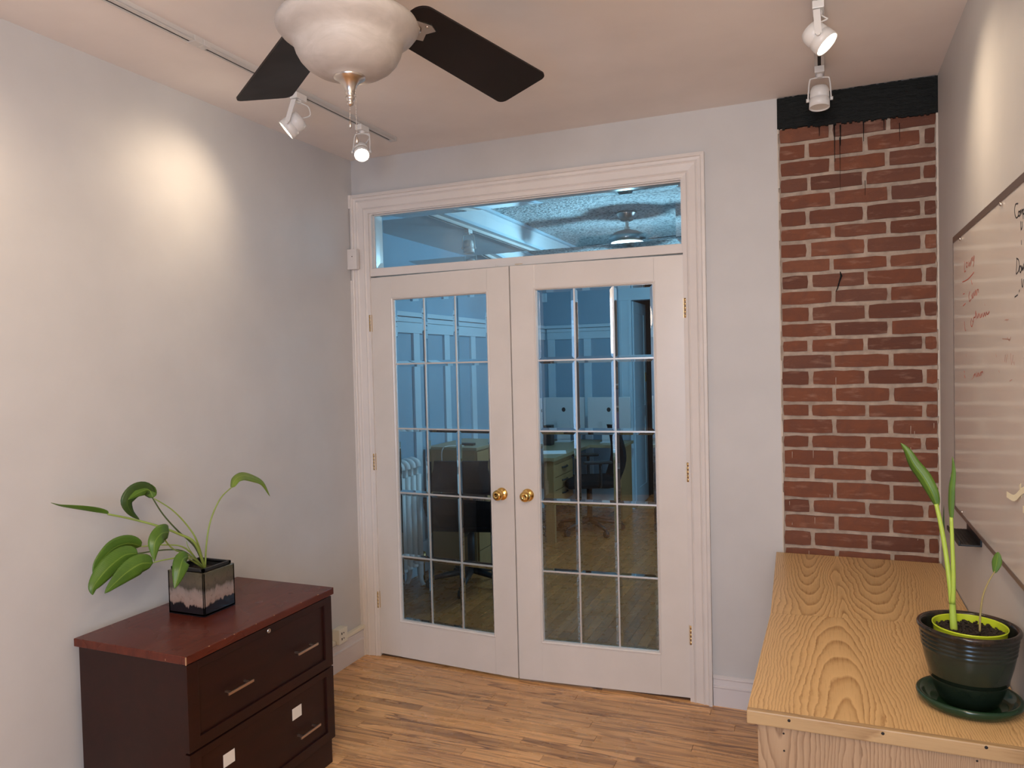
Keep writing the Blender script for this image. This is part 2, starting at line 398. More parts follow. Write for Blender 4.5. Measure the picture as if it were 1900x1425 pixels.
def thing(name, label, cat, loc=(0, 0, 0), rz=0.0, group=None, kind=None):
    o = bpy.data.objects.new(name, None); o.empty_display_size = 0.05; COL.objects.link(o)
    o.location = loc; o.rotation_euler = (0, 0, rz)
    return tag(o, label, cat, group, kind)
def struct(o, label=None, cat=None): return tag(o, label, cat, kind='structure')
def smooth_pts(P, per=6):
    P = [Vector(p) for p in P]; out = []
    for i in range(len(P) - 1):
        p0 = P[max(i - 1, 0)]; p1 = P[i]; p2 = P[i + 1]; p3 = P[min(i + 2, len(P) - 1)]
        for k in range(per):
            t_ = k / per
            out.append(0.5 * ((2 * p1) + (p2 - p0) * t_ + (2 * p0 - 5 * p1 + 4 * p2 - p3) * t_ ** 2 + (3 * p1 - p0 - 3 * p2 + p3) * t_ ** 3))
    out.append(P[-1]); return out

# ------------------------------------------------------------------ room shell
H = 2.688; XR = 2.787; XB = 2.179; YF = -5.3; T = 0.12
OX0, OX1, OZ1 = 0.100, 1.774, 2.405         # door opening
# left wall
b = B(); b.box(-0.12, YF, -0.02, 0, T, H + 0.1); struct(b.done('wall_left', M_wall), 'smooth light grey left wall washed by the spot lights', 'wall')
# back wall with the opening and the brick recess
b = B()
b.box(0.0, 0, 0, OX0, T, H); b.box(OX0, 0, OZ1, OX1, T, H); b.box(OX1, 0, 0, XB, T, H)
b.box(XB, 0.05, 0, XR, T, H)
wb = b.done('wall_back', M_wall); struct(wb, 'light grey wall around the white french doors', 'wall')
# rough plaster edge beside the brickwork
b = B(); random.seed(3)
for side, x in ((0, XB), (1, XR)):
    z = 0.0
    while z < H - 0.02:
        dz = random.uniform(0.018, 0.05); wd = random.uniform(0.002, 0.007) if side == 0 else random.uniform(0.004, 0.009)
        if side == 0: b.box(x - 0.001, -0.0008, z, x + wd, 0.02, min(z + dz, H))
        else: b.box(x - wd, -0.0008, z, x, 0.02, min(z + dz, H))
        z += dz
b.done('plaster_edge', mat('plaster_edge_paint', (0.60, 0.54, 0.47), 0.8), wb)
# right wall
b = B(); b.box(XR, YF, -0.02, XR + 0.12, T, H + 0.1)
struct(b.done('wall_right', M_wall), 'light grey right wall behind the whiteboard', 'wall')
# rear wall with its window (behind the photographer)
b = B(); wx0, wx1, wz0, wz1 = 1.74, 2.70, 0.50, 2.30
b.box(-0.12, YF - 0.12, 0, wx0, YF, H); b.box(wx1, YF - 0.12, 0, XR + 0.12, YF, H)
b.box(wx0, YF - 0.12, 0, wx1, YF, wz0); b.box(wx0, YF - 0.12, wz1, wx1, YF, H)
struct(b.done('wall_front', painted('front_wall_darkened', (0.07, 0.06, 0.06), 0.7)), 'dark wall with the window behind the viewer', 'wall')  # colour darkened so the door panes reflect less of this unseen wall
b = B(); b.box(-0.12, YF - 0.12, H, XR + 0.12, T, H + 0.1)
struct(b.done('ceiling', M_ceil), 'plain off-white ceiling carrying the fan and both light tracks', 'ceiling')

# ---- floor of single oak strips
b = B(); b.box(-0.12, YF - 0.12, -0.06, XR + 0.12, 0.06, -0.012)
fl = b.done('floor', mat('subfloor', (0.05, 0.025, 0.012), 0.9)); struct(fl, 'honey oak strip floor in front of the french doors', 'floor')
random.seed(11)
SW = 0.057; y = 0.057
def board(parent, x0, x1, y0, y1, m, z0=-0.012):
    b = B(); cx, cy = (x0 + x1) / 2, (y0 + y1) / 2; hx, hy = (x1 - x0) / 2 - 0.0006, (y1 - y0) / 2 - 0.0006
    b.box(-hx, -hy, 0, hx, hy, 0.012 + random.uniform(-0.0002, 0.0002), 0.0)
    # eased upper edges
    bm = b.bm; top = [e for e in bm.edges if all(v.co.z > 0.005 for v in e.verts)]
    bmesh.ops.bevel(bm, geom=top, offset=0.0007, segments=1, affect='EDGES')
    return b.done('floorboard', m, parent, loc=(cx, cy, z0))
cnt = 0
while y > -4.3:
    x = -0.0 - random.uniform(0, 0.9)
    while x < XR:
        L = random.choice([0.35, 0.5, 0.7, 0.9, 1.15, 1.4, 1.7]) * random.uniform(0.9, 1.1)
        if y < -2.0: L *= 2.2
        x0, x1 = max(x, 0.0), min(x + L, XR)
        if x1 - x0 > 0.03: board(fl, x0, x1, y - SW, y, M_floor); cnt += 1
        x += L
    y -= SW
b = B(); b.box(0, YF, -0.012, XR, y, 0.0); b.done('floor_field', M_floor, fl)

# ---- exposed brick panel
rows_px = [268, 300, 331, 361, 392, 424, 451, 482.6, 510, 540, 569, 600, 629, 657, 686.5, 717, 748, 775, 805, 832, 863, 890, 923, 951, 981, 1012]
zj = [2.562] + [U(1450, v, 'y', 0.0).z for v in rows_px]
while zj[-1] > 0.03: zj.append(zj[-1] - 0.0715)
bp = thing('brick_wall', 'exposed red brick panel with a black beam on top, right of the doors', 'brick wall', (XB, 0, 0), kind=None)
b = B(); b.box(0.0, 0.013, 0, XR - XB, 0.049, 2.60)
b.done('mortar', M_mortar, bp)
random.seed(21)
def brick(x0, x1, z0, z1):
    g = 0.0070
    x0 += g * random.uniform(0.7, 1.4); x1 -= g * random.uniform(0.7, 1.4); z0 += g * random.uniform(.7, 1.2); z1 -= g * random.uniform(.8, 1.4)
    if x1 - x0 < 0.012 or z1 - z0 < 0.01: return
    nx = max(2, int((x1 - x0) / 0.035)); bm = bmesh.new(); proud = random.uniform(-0.001, 0.003)
    def P(i, j, d):
        fx, fz = i / nx, j / 2
        x = x0 + (x1 - x0) * fx; z = z0 + (z1 - z0) * fz
        e = (i in (0, nx)) or (j in (0, 2)); corner = (i in (0, nx)) and (j in (0, 2))
        if e:
            x += random.uniform(-0.0016, 0.0016) + (0.002 if i == 0 else -0.002 if i == nx else 0) * corner
            z += random.uniform(-0.0016, 0.0016) + (0.002 if j == 0 else -0.002) * corner
        return (x - XB, d + (0.0022 if e else 0) + random.uniform(-0.0006, 0.0006), z)
    F = [[bm.verts.new(P(i, j, 0.004 - proud)) for j in range(3)] for i in range(nx + 1)]
    for i in range(nx):
        for j in range(2):
            bm.faces.new((F[i][j], F[i + 1][j], F[i + 1][j + 1], F[i][j + 1]))
    loop = [F[i][0] for i in range(nx + 1)] + [F[nx][1]] + [F[i][2] for i in range(nx, -1, -1)] + [F[0][1]]
    back = [bm.verts.new((v.co.x, 0.018, v.co.z)) for v in loop]
    for i in range(len(loop)):
        k = (i + 1) % len(loop); bm.faces.new((loop[k], loop[i], back[i], back[k]))
    bmesh.ops.recalc_face_normals(bm, faces=bm.faces)
    me = bpy.data.meshes.new('brick'); bm.to_mesh(me); bm.free(); me.materials.append(M_brick)
    o = bpy.data.objects.new('brick', me); COL.objects.link(o); o.parent = bp
for k in range(len(zj) - 1):
    xs = [XB + 0.002, 2.393, 2.608, XR - 0.001] if k % 2 == 0 else [XB + 0.002, 2.299, 2.519, 2.731, XR - 0.001]
    xs = [xs[0]] + [x + random.uniform(-0.004, 0.004) for x in xs[1:-1]] + [xs[-1]]
    for i in range(len(xs) - 1): brick(xs[i], xs[i + 1], max(zj[k + 1], 0.0), zj[k])
# black painted steel beam with its ragged lower edge
b = B(); n = 60; random.seed(5)
for i in range(n):
    xa = (XR - XB) * i / n; xb = (XR - XB) * (i + 1) / n
    zl = 2.555 - 0.020 * i / n + random.uniform(-0.006, 0.004)
    yb = -0.006 + random.uniform(-0.001, 0.001)
    b.box(xa, yb, zl, xb + 0.0004, 0.03, H - 0.001 - random.uniform(0, 0.004))
tag(b.done('beam', M_lintel, bp), 'black-painted beam')
# drips of black paint
b = B()
for (px, y0, y1, wd) in ((1548, 232, 300, .0018), (1559, 232, 270, .0022), (1602, 226, 262, .0016), (1558, 255, 352, .001), (1640, 222, 240, .0012), (1520, 236, 252, .0015), (1669, 228, 262, .001), (1605, 335, 362, .001)):
    p0 = U(px, y0, 'y', 0.0); p1 = U(px + 0.5, y1, 'y', 0.0)
    b.tube([(p0.x - XB, 0.0005, p0.z), (p0.x - XB + 0.0005, 0.0005, (p0.z + p1.z) / 2), (p0.x - XB, 0.001, p1.z)], [wd * 1.5, wd, wd * 0.6], 6)
pts = [U(x, y, 'y', 0.0) for x, y in ((1559, 504), (1561, 512), (1557, 524), (1554, 535), (1551, 541))]
b.tube([(p.x - XB, 0.0005, p.z) for p in pts], [0.002, 0.0045, 0.003, 0.0025, 0.0012], 6)
b.done('paint_drip', M_lintel, bp)
# pale plaster specks and drips
b = B(); random.seed(8)
for (px, py, L) in ((1470, 838, 12), (1509, 836, 14), (1512, 960, 12), (1465, 930, 8), (1540, 918, 7), (1703, 1000, 3), (1690, 790, 22), (1697, 800, 14), (1733, 785, 10), (1690, 830, 10), (1501, 1022, 10), (1551, 700, 22), (1470, 970, 4), (1552, 850, 4)):
    p0 = U(px, py, 'y', 0); p1 = U(px, py + L, 'y', 0)
    b.tube([(p0.x - XB, 0.0012, p0.z), (p1.x - XB, 0.0012, p1.z)], [0.0013, 0.0009], 6)
b.done('plaster_drip', mat('pale_plaster', (0.55, 0.42, 0.34), 0.8), bp)

# ---- baseboards
def base_profile(h):
    return [(0, 0), (0.016, 0), (0.016, h * 0.60), (0.021, h * 0.63), (0.021, h * 0.67), (0.013, h * 0.70), (0.013, h * 0.88), (0.017, h * 0.91), (0.017, h * 0.95), (0.006, h), (0, h)]
b = B(); b.prism(base_profile(0.150), lambda a, c: Vector((a, -0.0, c)), lambda a, c: Vector((a, YF, c)))
struct(b.done('baseboard_left', M_trimgloss), 'white moulded baseboard along the left wall', 'baseboard')
b = B(); b.prism(base_profile(0.138), lambda a, c: Vector((1.873, -a, c)), lambda a, c: Vector((XR, -a, c)))
struct(b.done('baseboard_back', M_trimgloss), 'white moulded baseboard right of the door casing', 'baseboard')
b = B(); b.prism(base_profile(0.138), lambda a, c: Vector((XR - a, -0.022, c)), lambda a, c: Vector((XR - a, YF, c)))
struct(b.done('baseboard_right', M_trimgloss), 'white moulded baseboard along the right wall under the oak desk', 'baseboard')

# ---- door casing (stepped colonial profile), mitred
CX0, CX1, CZ = 0.004, 1.871, 2.496
CW = 0.102
prof = [(0, 0), (0, 0.030), (0.012, 0.033), (0.016, 0.030), (0.018, 0.022), (0.030, 0.019), (0.036, 0.023), (0.042, 0.018), (0.060, 0.015), (0.072, 0.013), (0.078, 0.017), (0.084, 0.012), (CW, 0.010), (CW, 0)]
b = B()
b.prism(prof, lambda a, c: Vector((CX0 + a, -c, 0)), lambda a, c: Vector((CX0 + a, -c, CZ - a)))
b.prism(prof, lambda a, c: Vector((CX1 - a, -c, 0)), lambda a, c: Vector((CX1 - a, -c, CZ - a)))
b.prism(prof, lambda a, c: Vector((CX0 + a, -c, CZ - a)), lambda a, c: Vector((CX1 - a, -c, CZ - a)))
tr = b.done('trim_1', M_trim); struct(tr, 'white moulded casing framing the french doors and transom', 'door casing')
b = B(); b.box(-0.002 + 0.002, -0.036, 2.425, 0.012, -0.0, CZ + 0.001); b.box(0.0, -0.034, 0.151, 0.010, 0, 2.04)
b.done('scribe_strip', M_trim, tr)
# jamb lining and transom bar
b = B()
JX0, JX1 = 0.100, 1.774
b.box(OX0 - 0.0, 0.0, 0, OX0 + 0.0012, T + 0.02, OZ1)
b.box(OX1 - 0.0012, 0.0, 0, OX1, T + 0.02, OZ1)
b.box(OX0, 0.0, 2.388, OX1, T + 0.02, OZ1)
b.box(OX0, 0.0, 2.058, OX1, 0.10, 2.100, 0.003)
b.box(OX0, 0.0, 2.100, 0.118, 0.10, 2.388); b.box(OX1 - 0.012, 0.0, 2.100, OX1, 0.10, 2.388)
b.box(OX0, 0.048, 0, 0.112, 0.062, 2.058); b.box(OX1 - 0.012, 0.048, 0, OX1, 0.062, 2.058); b.box(OX0, 0.048, 2.046, OX1, 0.062, 2.058)
jb = b.done('trim_2', M_trim); struct(jb, 'white door jamb and transom bar above the french doors', 'door jamb')
b = B()
for x in (0.845, 0.955): b.lathe([(0.006, 0), (0.006, -0.004), (0.004, -0.006)], 12, Matrix.Translation((x, -0.001, 2.064)) @ Matrix.Rotation(PI / 2, 4, 'X'), cap1=True)
b.box(0.945, -0.004, 2.0635, 0.985, 0.0, 2.0655)
b.done('ball_catch', M_brassd, jb)
# transom window with one bevelled pane
def bevel_pane(name, m, x0, z0, x1, z1, y, parent, bw=0.012, th=0.006, edge=0.002):
    """bevelled glass lite: thick flat centre, faces ground down to a thin edge (front side)"""
    bm = bmesh.new()
    def ring(i, yy): return [bm.verts.new(q) for q in ((x0 + i, yy, z0 + i), (x1 - i, yy, z0 + i), (x1 - i, yy, z1 - i), (x0 + i, yy, z1 - i))]
    fo = ring(0, y - edge / 2); fi = ring(bw, y - th / 2); bo = ring(0, y + edge / 2); bi = ring(bw, y + th / 2)
    for A, C in ((fo, fi), (bo, bi), (fo, bo)):
        for k in range(4): bm.faces.new((A[k], A[(k + 1) % 4], C[(k + 1) % 4], C[k]))
    bm.faces.new(fi); bm.faces.new(bi)
    bmesh.ops.recalc_face_normals(bm, faces=bm.faces)
    me = bpy.data.meshes.new(name); bm.to_mesh(me); bm.free(); me.materials.append(m)
    o = bpy.data.objects.new(name, me); COL.objects.link(o); o.parent = parent; return o
wn = thing('window_1', 'wide bevelled glass transom window above the french doors', 'window', (0.118, 0.035, 2.100), kind='structure')
b = B(); W, Hh = 1.762 - 0.118, 2.388 - 2.100
for (a0, c0, a1, c1) in ((0, 0, W, 0.004), (0, Hh - 0.004, W, Hh), (0, 0, 0.004, Hh), (W - 0.004, 0, W, Hh)): b.box(a0, -0.012, c0, a1, 0.012, c1)
b.done('window_frame', M_trim, wn)
bevel_pane('pane', M_glass, 0.004, 0.004, W - 0.004, Hh - 0.004, 0, wn, 0.026, 0.006, 0.0015)

# ---- french doors
def french_door(name, label, hinge, side, M_d):
    """side=+1: hinge at left, leaf runs +x; -1: mirrored"""
    root = thing(name, label, 'door', (hinge, 0.0, 0.0), kind='structure')
    ang = math.radians(4.1)
    root.rotation_euler = (0, 0, -ang if side > 0 else ang)
    S = side; Wd = 0.834; z0, z1 = 0.012, 2.050; th = 0.036
    gx0, gx1, gz0, gz1 = 0.138, 0.710, 0.206, 1.933
    bx = lambda b, a0, y0, c0, a1, y1, c1, bev=0.0: b.box(min(S * a0, S * a1), y0, c0, max(S * a0, S * a1), y1, c1, bev)
    b = B()
    bx(b, 0.002, 0, z0, gx0, th, z1, 0.002); bx(b, gx1, 0, z0, Wd, th, z1, 0.002)
    bx(b, gx0, 0, z0, gx1, th, gz0); bx(b, gx0, 0, gz1, gx1, th, z1)
    b.done('door_frame', M_d, root)
    # sticking moulding round the glass
    b = B(); pr = [(0, 0.006), (0, -0.003), (0.004, -0.0045), (0.010, -0.001), (0.012, 0.006), (0.012, 0.012), (0, 0.012)]
    o_ = -0.006
    for (P0, P1, dx, dz) in (((gx0, gz0), (gx0, gz1), 1, 0), ((gx1, gz0), (gx1, gz1), -1, 0), ((gx0, gz0), (gx1, gz0), 0, 1), ((gx0, gz1), (gx1, gz1), 0, -1)):
        def fn(end, P0=P0, P1=P1, dx=dx, dz=dz):
            def g_(a, c):
                aa = a + o_
                x, z = (P0 if end == 0 else P1)
                if dx: x += dx * aa; z += (aa if end == 0 else -aa)
                else: z += dz * aa; x += (aa if end == 0 else -aa)
                return Vector((S * x, c, z))
            return g_
        b.prism(pr, fn(0), fn(1))
    b.done('glazing_bead', M_d, root)
    # 15 bevelled lites and the silver cames between them
    xs = [gx0 + 0.004 + (gx1 - gx0 - 0.008) * i / 3 for i in range(4)]
    zs = [gz0 + 0.004 + (gz1 - gz0 - 0.008) * i / 5 for i in range(6)]
    for i in range(3):
        for j in range(5):
            xa, xb = sorted((S * xs[i], S * xs[i + 1]))
            bevel_pane('pane', M_glass, xa + 0.002, zs[j] + 0.002, xb - 0.002, zs[j + 1] - 0.002, 0.018, root, 0.014, 0.006, 0.0016)
    b = B()
    for i in range(4):
        hw = 0.0038 if i in (1, 2) else 0.004
        bx(b, xs[i] - hw, 0.0125, zs[0], xs[i] + hw, 0.0235, zs[-1])
    for j in range(6):
        bx(b, xs[0], 0.0120, zs[j] - 0.0038, xs[-1], 0.0240, zs[j] + 0.0038)
    b.done('muntin', M_silver, root)
    # knob
    kx, kz = 0.768, 0.928
    Rk = Matrix.Translation((S * kx, 0, kz)) @ Matrix.Rotation(PI / 2, 4, 'X')
    b = B(); b.lathe([(0.0315, 0), (0.0315, 0.002), (0.028, 0.006), (0.018, 0.010), (0.011, 0.013), (0.010, 0.026), (0.0135, 0.030), (0.021, 0.034), (0.0255, 0.041), (0.0265, 0.049), (0.0245, 0.056), (0.018, 0.062), (0.011, 0.0645), (0.009, 0.063), (0.004, 0.0635)], 40, Rk, cap0=True, cap1=True)
    kn = b.done('knob', M_brass, root); 
    b = B(); b.lathe([(0.028, 0), (0.026, 0.008), (0.012, 0.012), (0.012, 0.03), (0.026, 0.042), (0.02, 0.058), (0.005, 0.062)], 24, Matrix.Translation((S * kx, th, kz)) @ Matrix.Rotation(-PI / 2, 4, 'X'), cap0=True, cap1=True)
    b.done('knob', M_brass, root)
    # hinges: leaf, knuckles and pins
    for hz in (1.808, 1.060, 0.309):
        b = B()
        for k in range(5):
            za = hz - 0.045 + k * 0.018
            b.lathe([(0.0, za + 0.0005), (0.0066, za + 0.0005), (0.0066, za + 0.0172), (0.0, za + 0.0172)], 14, Matrix.Translation((-S * 0.003, -0.006, 0)))
        b.lathe([(0.0, hz + 0.045), (0.0045, hz + 0.046), (0.0045, hz + 0.050), (0.0, hz + 0.052)], 12, Matrix.Translation((-S * 0.003, -0.006, 0)))
        bx(b, 0.0, -0.003, hz - 0.045, 0.006, 0.012, hz + 0.045)
        b.done('hinge', M_brassd, root)
    return root
french_door('door_1', 'left white french door with fifteen bevelled panes, slightly ajar', 0.102, 1, M_doorL)
french_door('door_2', 'right white french door with a yellowish paint patch on its hinge stile', 1.772, -1, M_doorR)
b = B(); b.box(OX0, 0.0, -0.012, OX1, 0.12, 0.002)
struct(b.done('trim_3', mat('threshold_oak', (0.22, 0.11, 0.05), 0.5)), 'oak threshold under the french doors', 'threshold')

# ---- small boxes on the walls
t0 = thing('wall_switch_box', 'white surface-mounted box on the left edge of the door casing', 'box', (0.018, -0.034, 2.150))
b = B(); b.box(-0.017, -0.028, -0.054, 0.042, 0.0, 0.054, 0.003); b.done('housing', M_trim, t0)
b = B(); b.box(0.004, -0.0295, -0.004, 0.022, -0.0275, 0.03, 0.0008); b.done('cover', M_trim, t0)
b = B(); b.lathe([(0.0025, 0), (0.0025, 0.002)], 10, Matrix.Translation((0.016, -0.029, 0.014)) @ Matrix.Rotation(PI / 2, 4, 'X'), cap1=True); b.done('screw', M_dark, t0)
t0 = thing('cable_raceway', 'cream cable raceway running above the left baseboard to the casing', 'raceway', (0.0, 0, 0.158))
b = B(); b.box(0.0, -0.215, -0.007, 0.024, -0.028, 0.012, 0.003); b.box(0.0, -2.9, -0.007, 0.024, -0.292, 0.012, 0.003)
b.done('channel', M_cream, t0)
t0 = thing('outlet_box', 'cream surface outlet box on the raceway beside the dark cabinet', 'outlet', (0.0, -0.254, 0.151))
b = B(); b.box(0.0, -0.037, 0, 0.042, 0.037, 0.076, 0.003); b.done('housing', M_cream, t0)
for dz in (0.024, 0.052):
    b = B(); b.box(0.0415, -0.022, dz - 0.0105, 0.0428, 0.010, dz + 0.0105, 0.0003); sk = b.done('socket', M_cream, t0)
    b = B(); b.box(0.0428, -0.017, dz - 0.006, 0.0432, -0.010, dz + 0.006); b.box(0.0428, 0.0, dz - 0.003, 0.0432, 0.006, dz + 0.004); b.done('slot', M_dark, sk)

# ------------------------------------------------------------------ light tracks
def track(name, label, x0, x1, y0, y1, slot, joint=None):
    r_ = thing(name, label, 'light track', (x0, y0, H - 0.02))
    b = B(); Wt = x1 - x0; L = y1 - y0
    s0, s1 = slot
    b.box(0, 0, 0.003, Wt, L, 0.02); b.box(0, 0, -0.0, s0, L, 0.004); b.box(s1, 0, -0.0, Wt, L, 0.004)
    b.done('track_body', M_track, r_)
    b = B(); b.box(s0, 0.002, 0.0025, s1, L - 0.03, 0.0032); b.done('slot', M_dark, r_)
    b = B(); b.box(-0.001, L - 0.018, -0.0012, Wt + 0.001, L + 0.001, 0.02, 0.002); b.done('end_cap', M_track, r_)
    if joint is not None:
        b = B(); b.box(-0.001, joint - y0 - 0.04, -0.0012, Wt + 0.001, joint - y0 - 0.001, 0.0195, 0.0008); b.box(-0.001, joint - y0 + 0.001, -0.0012, Wt + 0.001, joint - y0 + 0.03, 0.0195, 0.0008)
        b.done('connector', M_track, r_)
    return r_
track('light_track', 'white ceiling light track left of the fan', 0.412, 0.446, -3.9, -0.262, (0.007, 0.017), -1.50)
track('light_track', 'white ceiling light track near the brick panel', 2.334, 2.368, -3.9, -0.290, (0.011, 0.023))

def head(label, tp, cen, aim, lit, yaw_yoke=None, rr=0.036, L=0.075, cord=True, arm='yoke', grp=None):
    """tp: point on the track underside, cen: lamp centre, aim: beam direction"""
    tp, cen, aim = Vector(tp), Vector(cen), Vector(aim).normalized()
    root = thing('track_light_head', label, 'spot light', tp)
    Q = aim.to_track_quat('Z', 'Y').to_matrix().to_4x4()
    Mh = Matrix.Translation(cen - tp) @ Q
    b = B(); b.box(-0.017, -0.032, -0.024, 0.017, 0.032, 0.0, 0.002); b.lathe([(0.012, -0.024), (0.012, -0.034), (0.009, -0.036)], 16, cap1=True); b.done('adapter', M_white, root)
    # housing: ring groove, tapered back
    b = B(); b.lathe([(rr * 0.55, -L * 0.62), (rr * 0.80, -L * 0.58), (rr * 0.93, -L * 0.40), (rr * 0.97, -L * 0.10), (rr * 0.90, -L * 0.08), (rr * 0.90, -L * 0.03), (rr, 0), (rr * 1.02, L * 0.40), (rr * 0.95, L * 0.40), (rr * 0.92, L * 0.33)], 32, Mh, cap0=True)
    hs = b.done('lamp_housing', M_white, root)
    b = B(); b.lathe([(rr * 0.95, L * 0.35), (rr * 0.6, L * 0.36), (rr * 0.25, L * 0.355), (0.0005, L * 0.355)], 28, Mh, cap1=True)
    b.done('lens', M_lit if lit else M_unlit, hs)
    # U shaped bracket straddling the housing; its plane contains the pivot axis
    piv = (yaw_yoke if yaw_yoke is not None else aim.cross(Vector((0, 0, 1)))).normalized()
    w_ = rr * 1.14; c0 = cen - tp; top = Vector((c0.x * 0, 0, -0.034))
    zt = -0.036; b = B()
    cx_ = c0
    pts = [c0 + piv * w_, Vector((0, 0, 0)) + (c0 + piv * w_)]
    pA = c0 + piv * w_; pB = c0 - piv * w_
    tA = Vector((0, 0, zt)) + piv * w_ * 0.85; tB = Vector((0, 0, zt)) - piv * w_ * 0.85
    if arm == 'yoke':
        strap = smooth_pts([pA, pA.lerp(tA, 0.85), Vector((0, 0, zt)) + piv * w_ * 0.6, Vector((0, 0, zt)) - piv * w_ * 0.6, pB.lerp(tB, 0.85), pB], 5)
        b.tube(strap, 0.0028, 8)
    else:
        # single flat arm on one side
        n_ = piv; sd = Vector((0, 0, 1)).cross(n_).normalized()
        a0 = Vector((0, 0, -0.030)) + n_ * w_ * 0.2; a1 = c0 + n_ * w_
        for q0, q1 in ((Vector((0, 0, -0.030)), Vector((0, 0, -0.034)) + n_ * w_), (Vector((0, 0, -0.034)) + n_ * w_, a1)):
            b.prism([(-0.010, -0.002), (0.010, -0.002), (0.010, 0.002), (-0.010, 0.002)], lambda a, c, q=q0: q + sd * a + n_ * c + Vector((0, 0, 0)), lambda a, c, q=q1: q + sd * a + n_ * c)
    b.done('bracket', M_white, root)
    for s_ in (1, -1):
        b = B(); b.tube([c0 + piv * (w_ - 0.004) * s_, c0 + piv * (w_ + 0.006) * s_], 0.007, 12)
        b.done('pivot_screw', M_white, root)
    if cord:
        side = Vector((0, 0, 1)).cross(aim)
        back = c0 - aim * L * 0.6
        b = B(); cp = smooth_pts([Vector((0, 0.0, -0.03)), Vector((0, 0, -0.04)) + Vector((0.02, 0.012, 0.0)), Vector((0.05, 0.024, -0.03 + 0.0)).lerp(back, 0.35) , back - aim * 0.02 + Vector((0.015, 0.01, 0)), back], 6)
        b.tube(cp, 0.0024, 8); b.done('cord', M_white, root)
    if lit:
        pos = cen + aim * (L * 0.42)
        s = spot('spot_beam', pos, aim, lit, WARM, 105, 1.0, 0.03)
    return root

# camera-side maths for the heads: real positions under the tracks
pL1 = U(527, 236, 'y', -1.06); pL2 = U(671, 286, 'y', -0.55); pR1 = U(1529, 70, 'y', -0.90); pR2 = U(1521, 190, 'y', -0.47)
head('lit white spot head right of the left fan blade tip, aimed at the left wall', (0.429, -0.985, H - 0.02), (0.413, -1.01, 2.540), (-0.66, -0.40, -0.62), 11, rr=0.040, L=0.078, arm='flat', yaw_yoke=Vector((0.25, -1, 0)))
head('glaring spot head below the far end of the left track, facing the viewer', (0.429, -0.535, H - 0.02), (0.430, -0.548, 2.548), (0.42, -0.55, -0.72), 14, rr=0.034, L=0.072, arm='yoke', yaw_yoke=Vector((0.93, 0.38, 0)))
head('lit white spot head on the right track, aimed at the right wall', (2.351, -0.915, H - 0.02), (2.355, -0.925, 2.558), (0.66, -0.12, -0.74), 13, rr=0.039, L=0.078, arm='flat', yaw_yoke=Vector((-0.1, -1, 0)))
head('unlit white spot head hanging in front of the black beam', (2.351, -0.345, H - 0.02), (2.350, -0.355, 2.548), (-0.02, -0.10, -1.0), 0, rr=0.036, L=0.080, arm='yoke', yaw_yoke=Vector((1, 0.1, 0)), cord=False)
# unseen spots along the tracks, without heads, light more of the room
spot('spot_beam', (0.429, -2.35, 2.52), (-0.70, 0.10, -0.66), 16, WARM, 110, 1.0, 0.03)
spot('spot_beam', (2.351, -2.2, 2.52), (0.45, 0.45, -0.72), 16, WARM, 110, 1.0, 0.03)  # added warm fill, no head here
spot('spot_beam', (2.351, -3.0, 2.52), (-0.35, 0.85, -0.50), 22, WARM, 120, 1.0, 0.03)  # added to warm the back wall and lift the ambient light

# ------------------------------------------------------------------ ceiling fan
FX, FY, ZB, ZR = 1.331, -1.963, 2.472, 2.377
fan = thing('ceiling_fan', 'ceiling fan with dark blades and a frosted glass bowl, near the camera', 'ceiling fan', (FX, FY, H))
def zf(z): return z - H
b = B(); b.lathe([(0.001, zf(H)), (0.075, zf(H)), (0.075, zf(H) - 0.02), (0.06, -0.05), (0.03, -0.062), (0.001, -0.062)], 32); b.done('canopy', M_nickel, fan)
b = B(); b.lathe([(0.0125, -0.06), (0.0125, -0.10)], 16); b.done('downrod', M_nickel, fan)
b = B(); b.lathe([(0.001, -0.085), (0.05, -0.09), (0.085, -0.10), (0.125, -0.12), (0.135, -0.14), (0.135, -0.175), (0.115, -0.20), (0.08, -0.213), (0.095, -0.235), (0.11, -0.262), (0.11, -0.285), (0.001, -0.290)], 40); b.done('motor_housing', M_nickel, fan)
b = B(); z = zf(ZR)
outer = [(0.152, 0.016), (0.160, 0.010), (0.1640, 0.0), (0.1625, -0.008), (0.154, -0.020), (0.140, -0.032), (0.130, -0.041), (0.1255, -0.048), (0.1235, -0.056), (0.120, -0.068), (0.112, -0.084), (0.099, -0.100), (0.080, -0.113), (0.058, -0.121), (0.034, -0.125)]
inner = [(r_ - 0.004, h_ + 0.003) for r_, h_ in reversed(outer)]
outer = [(r_ * 1.012, h_ * 0.935) for r_, h_ in outer]; inner = [(r_ - 0.004, h_ + 0.003) for r_, h_ in reversed(outer)]
b.lathe([(r_, z + h_) for r_, h_ in outer] + [(0.030, z - 0.122)] + [(r_, z + h_) for r_, h_ in inner] + [(0.152, z + 0.016)], 64)
b.done('glass_bowl', M_bowl, fan)
b = B(); z += 0.007
b.lathe([(0.001, z - 0.116), (0.036, z - 0.118), (0.0375, z - 0.124), (0.036, z - 0.128), (0.027, z - 0.133), (0.018, z - 0.142), (0.013, z - 0.152), (0.0105, z - 0.160), (0.0115, z - 0.163), (0.0075, z - 0.166), (0.011, z - 0.171), (0.0095, z - 0.177), (0.0055, z - 0.180), (0.0085, z - 0.184), (0.007, z - 0.189), (0.001, z - 0.192)], 32)
b.done('finial', M_nickel, fan)
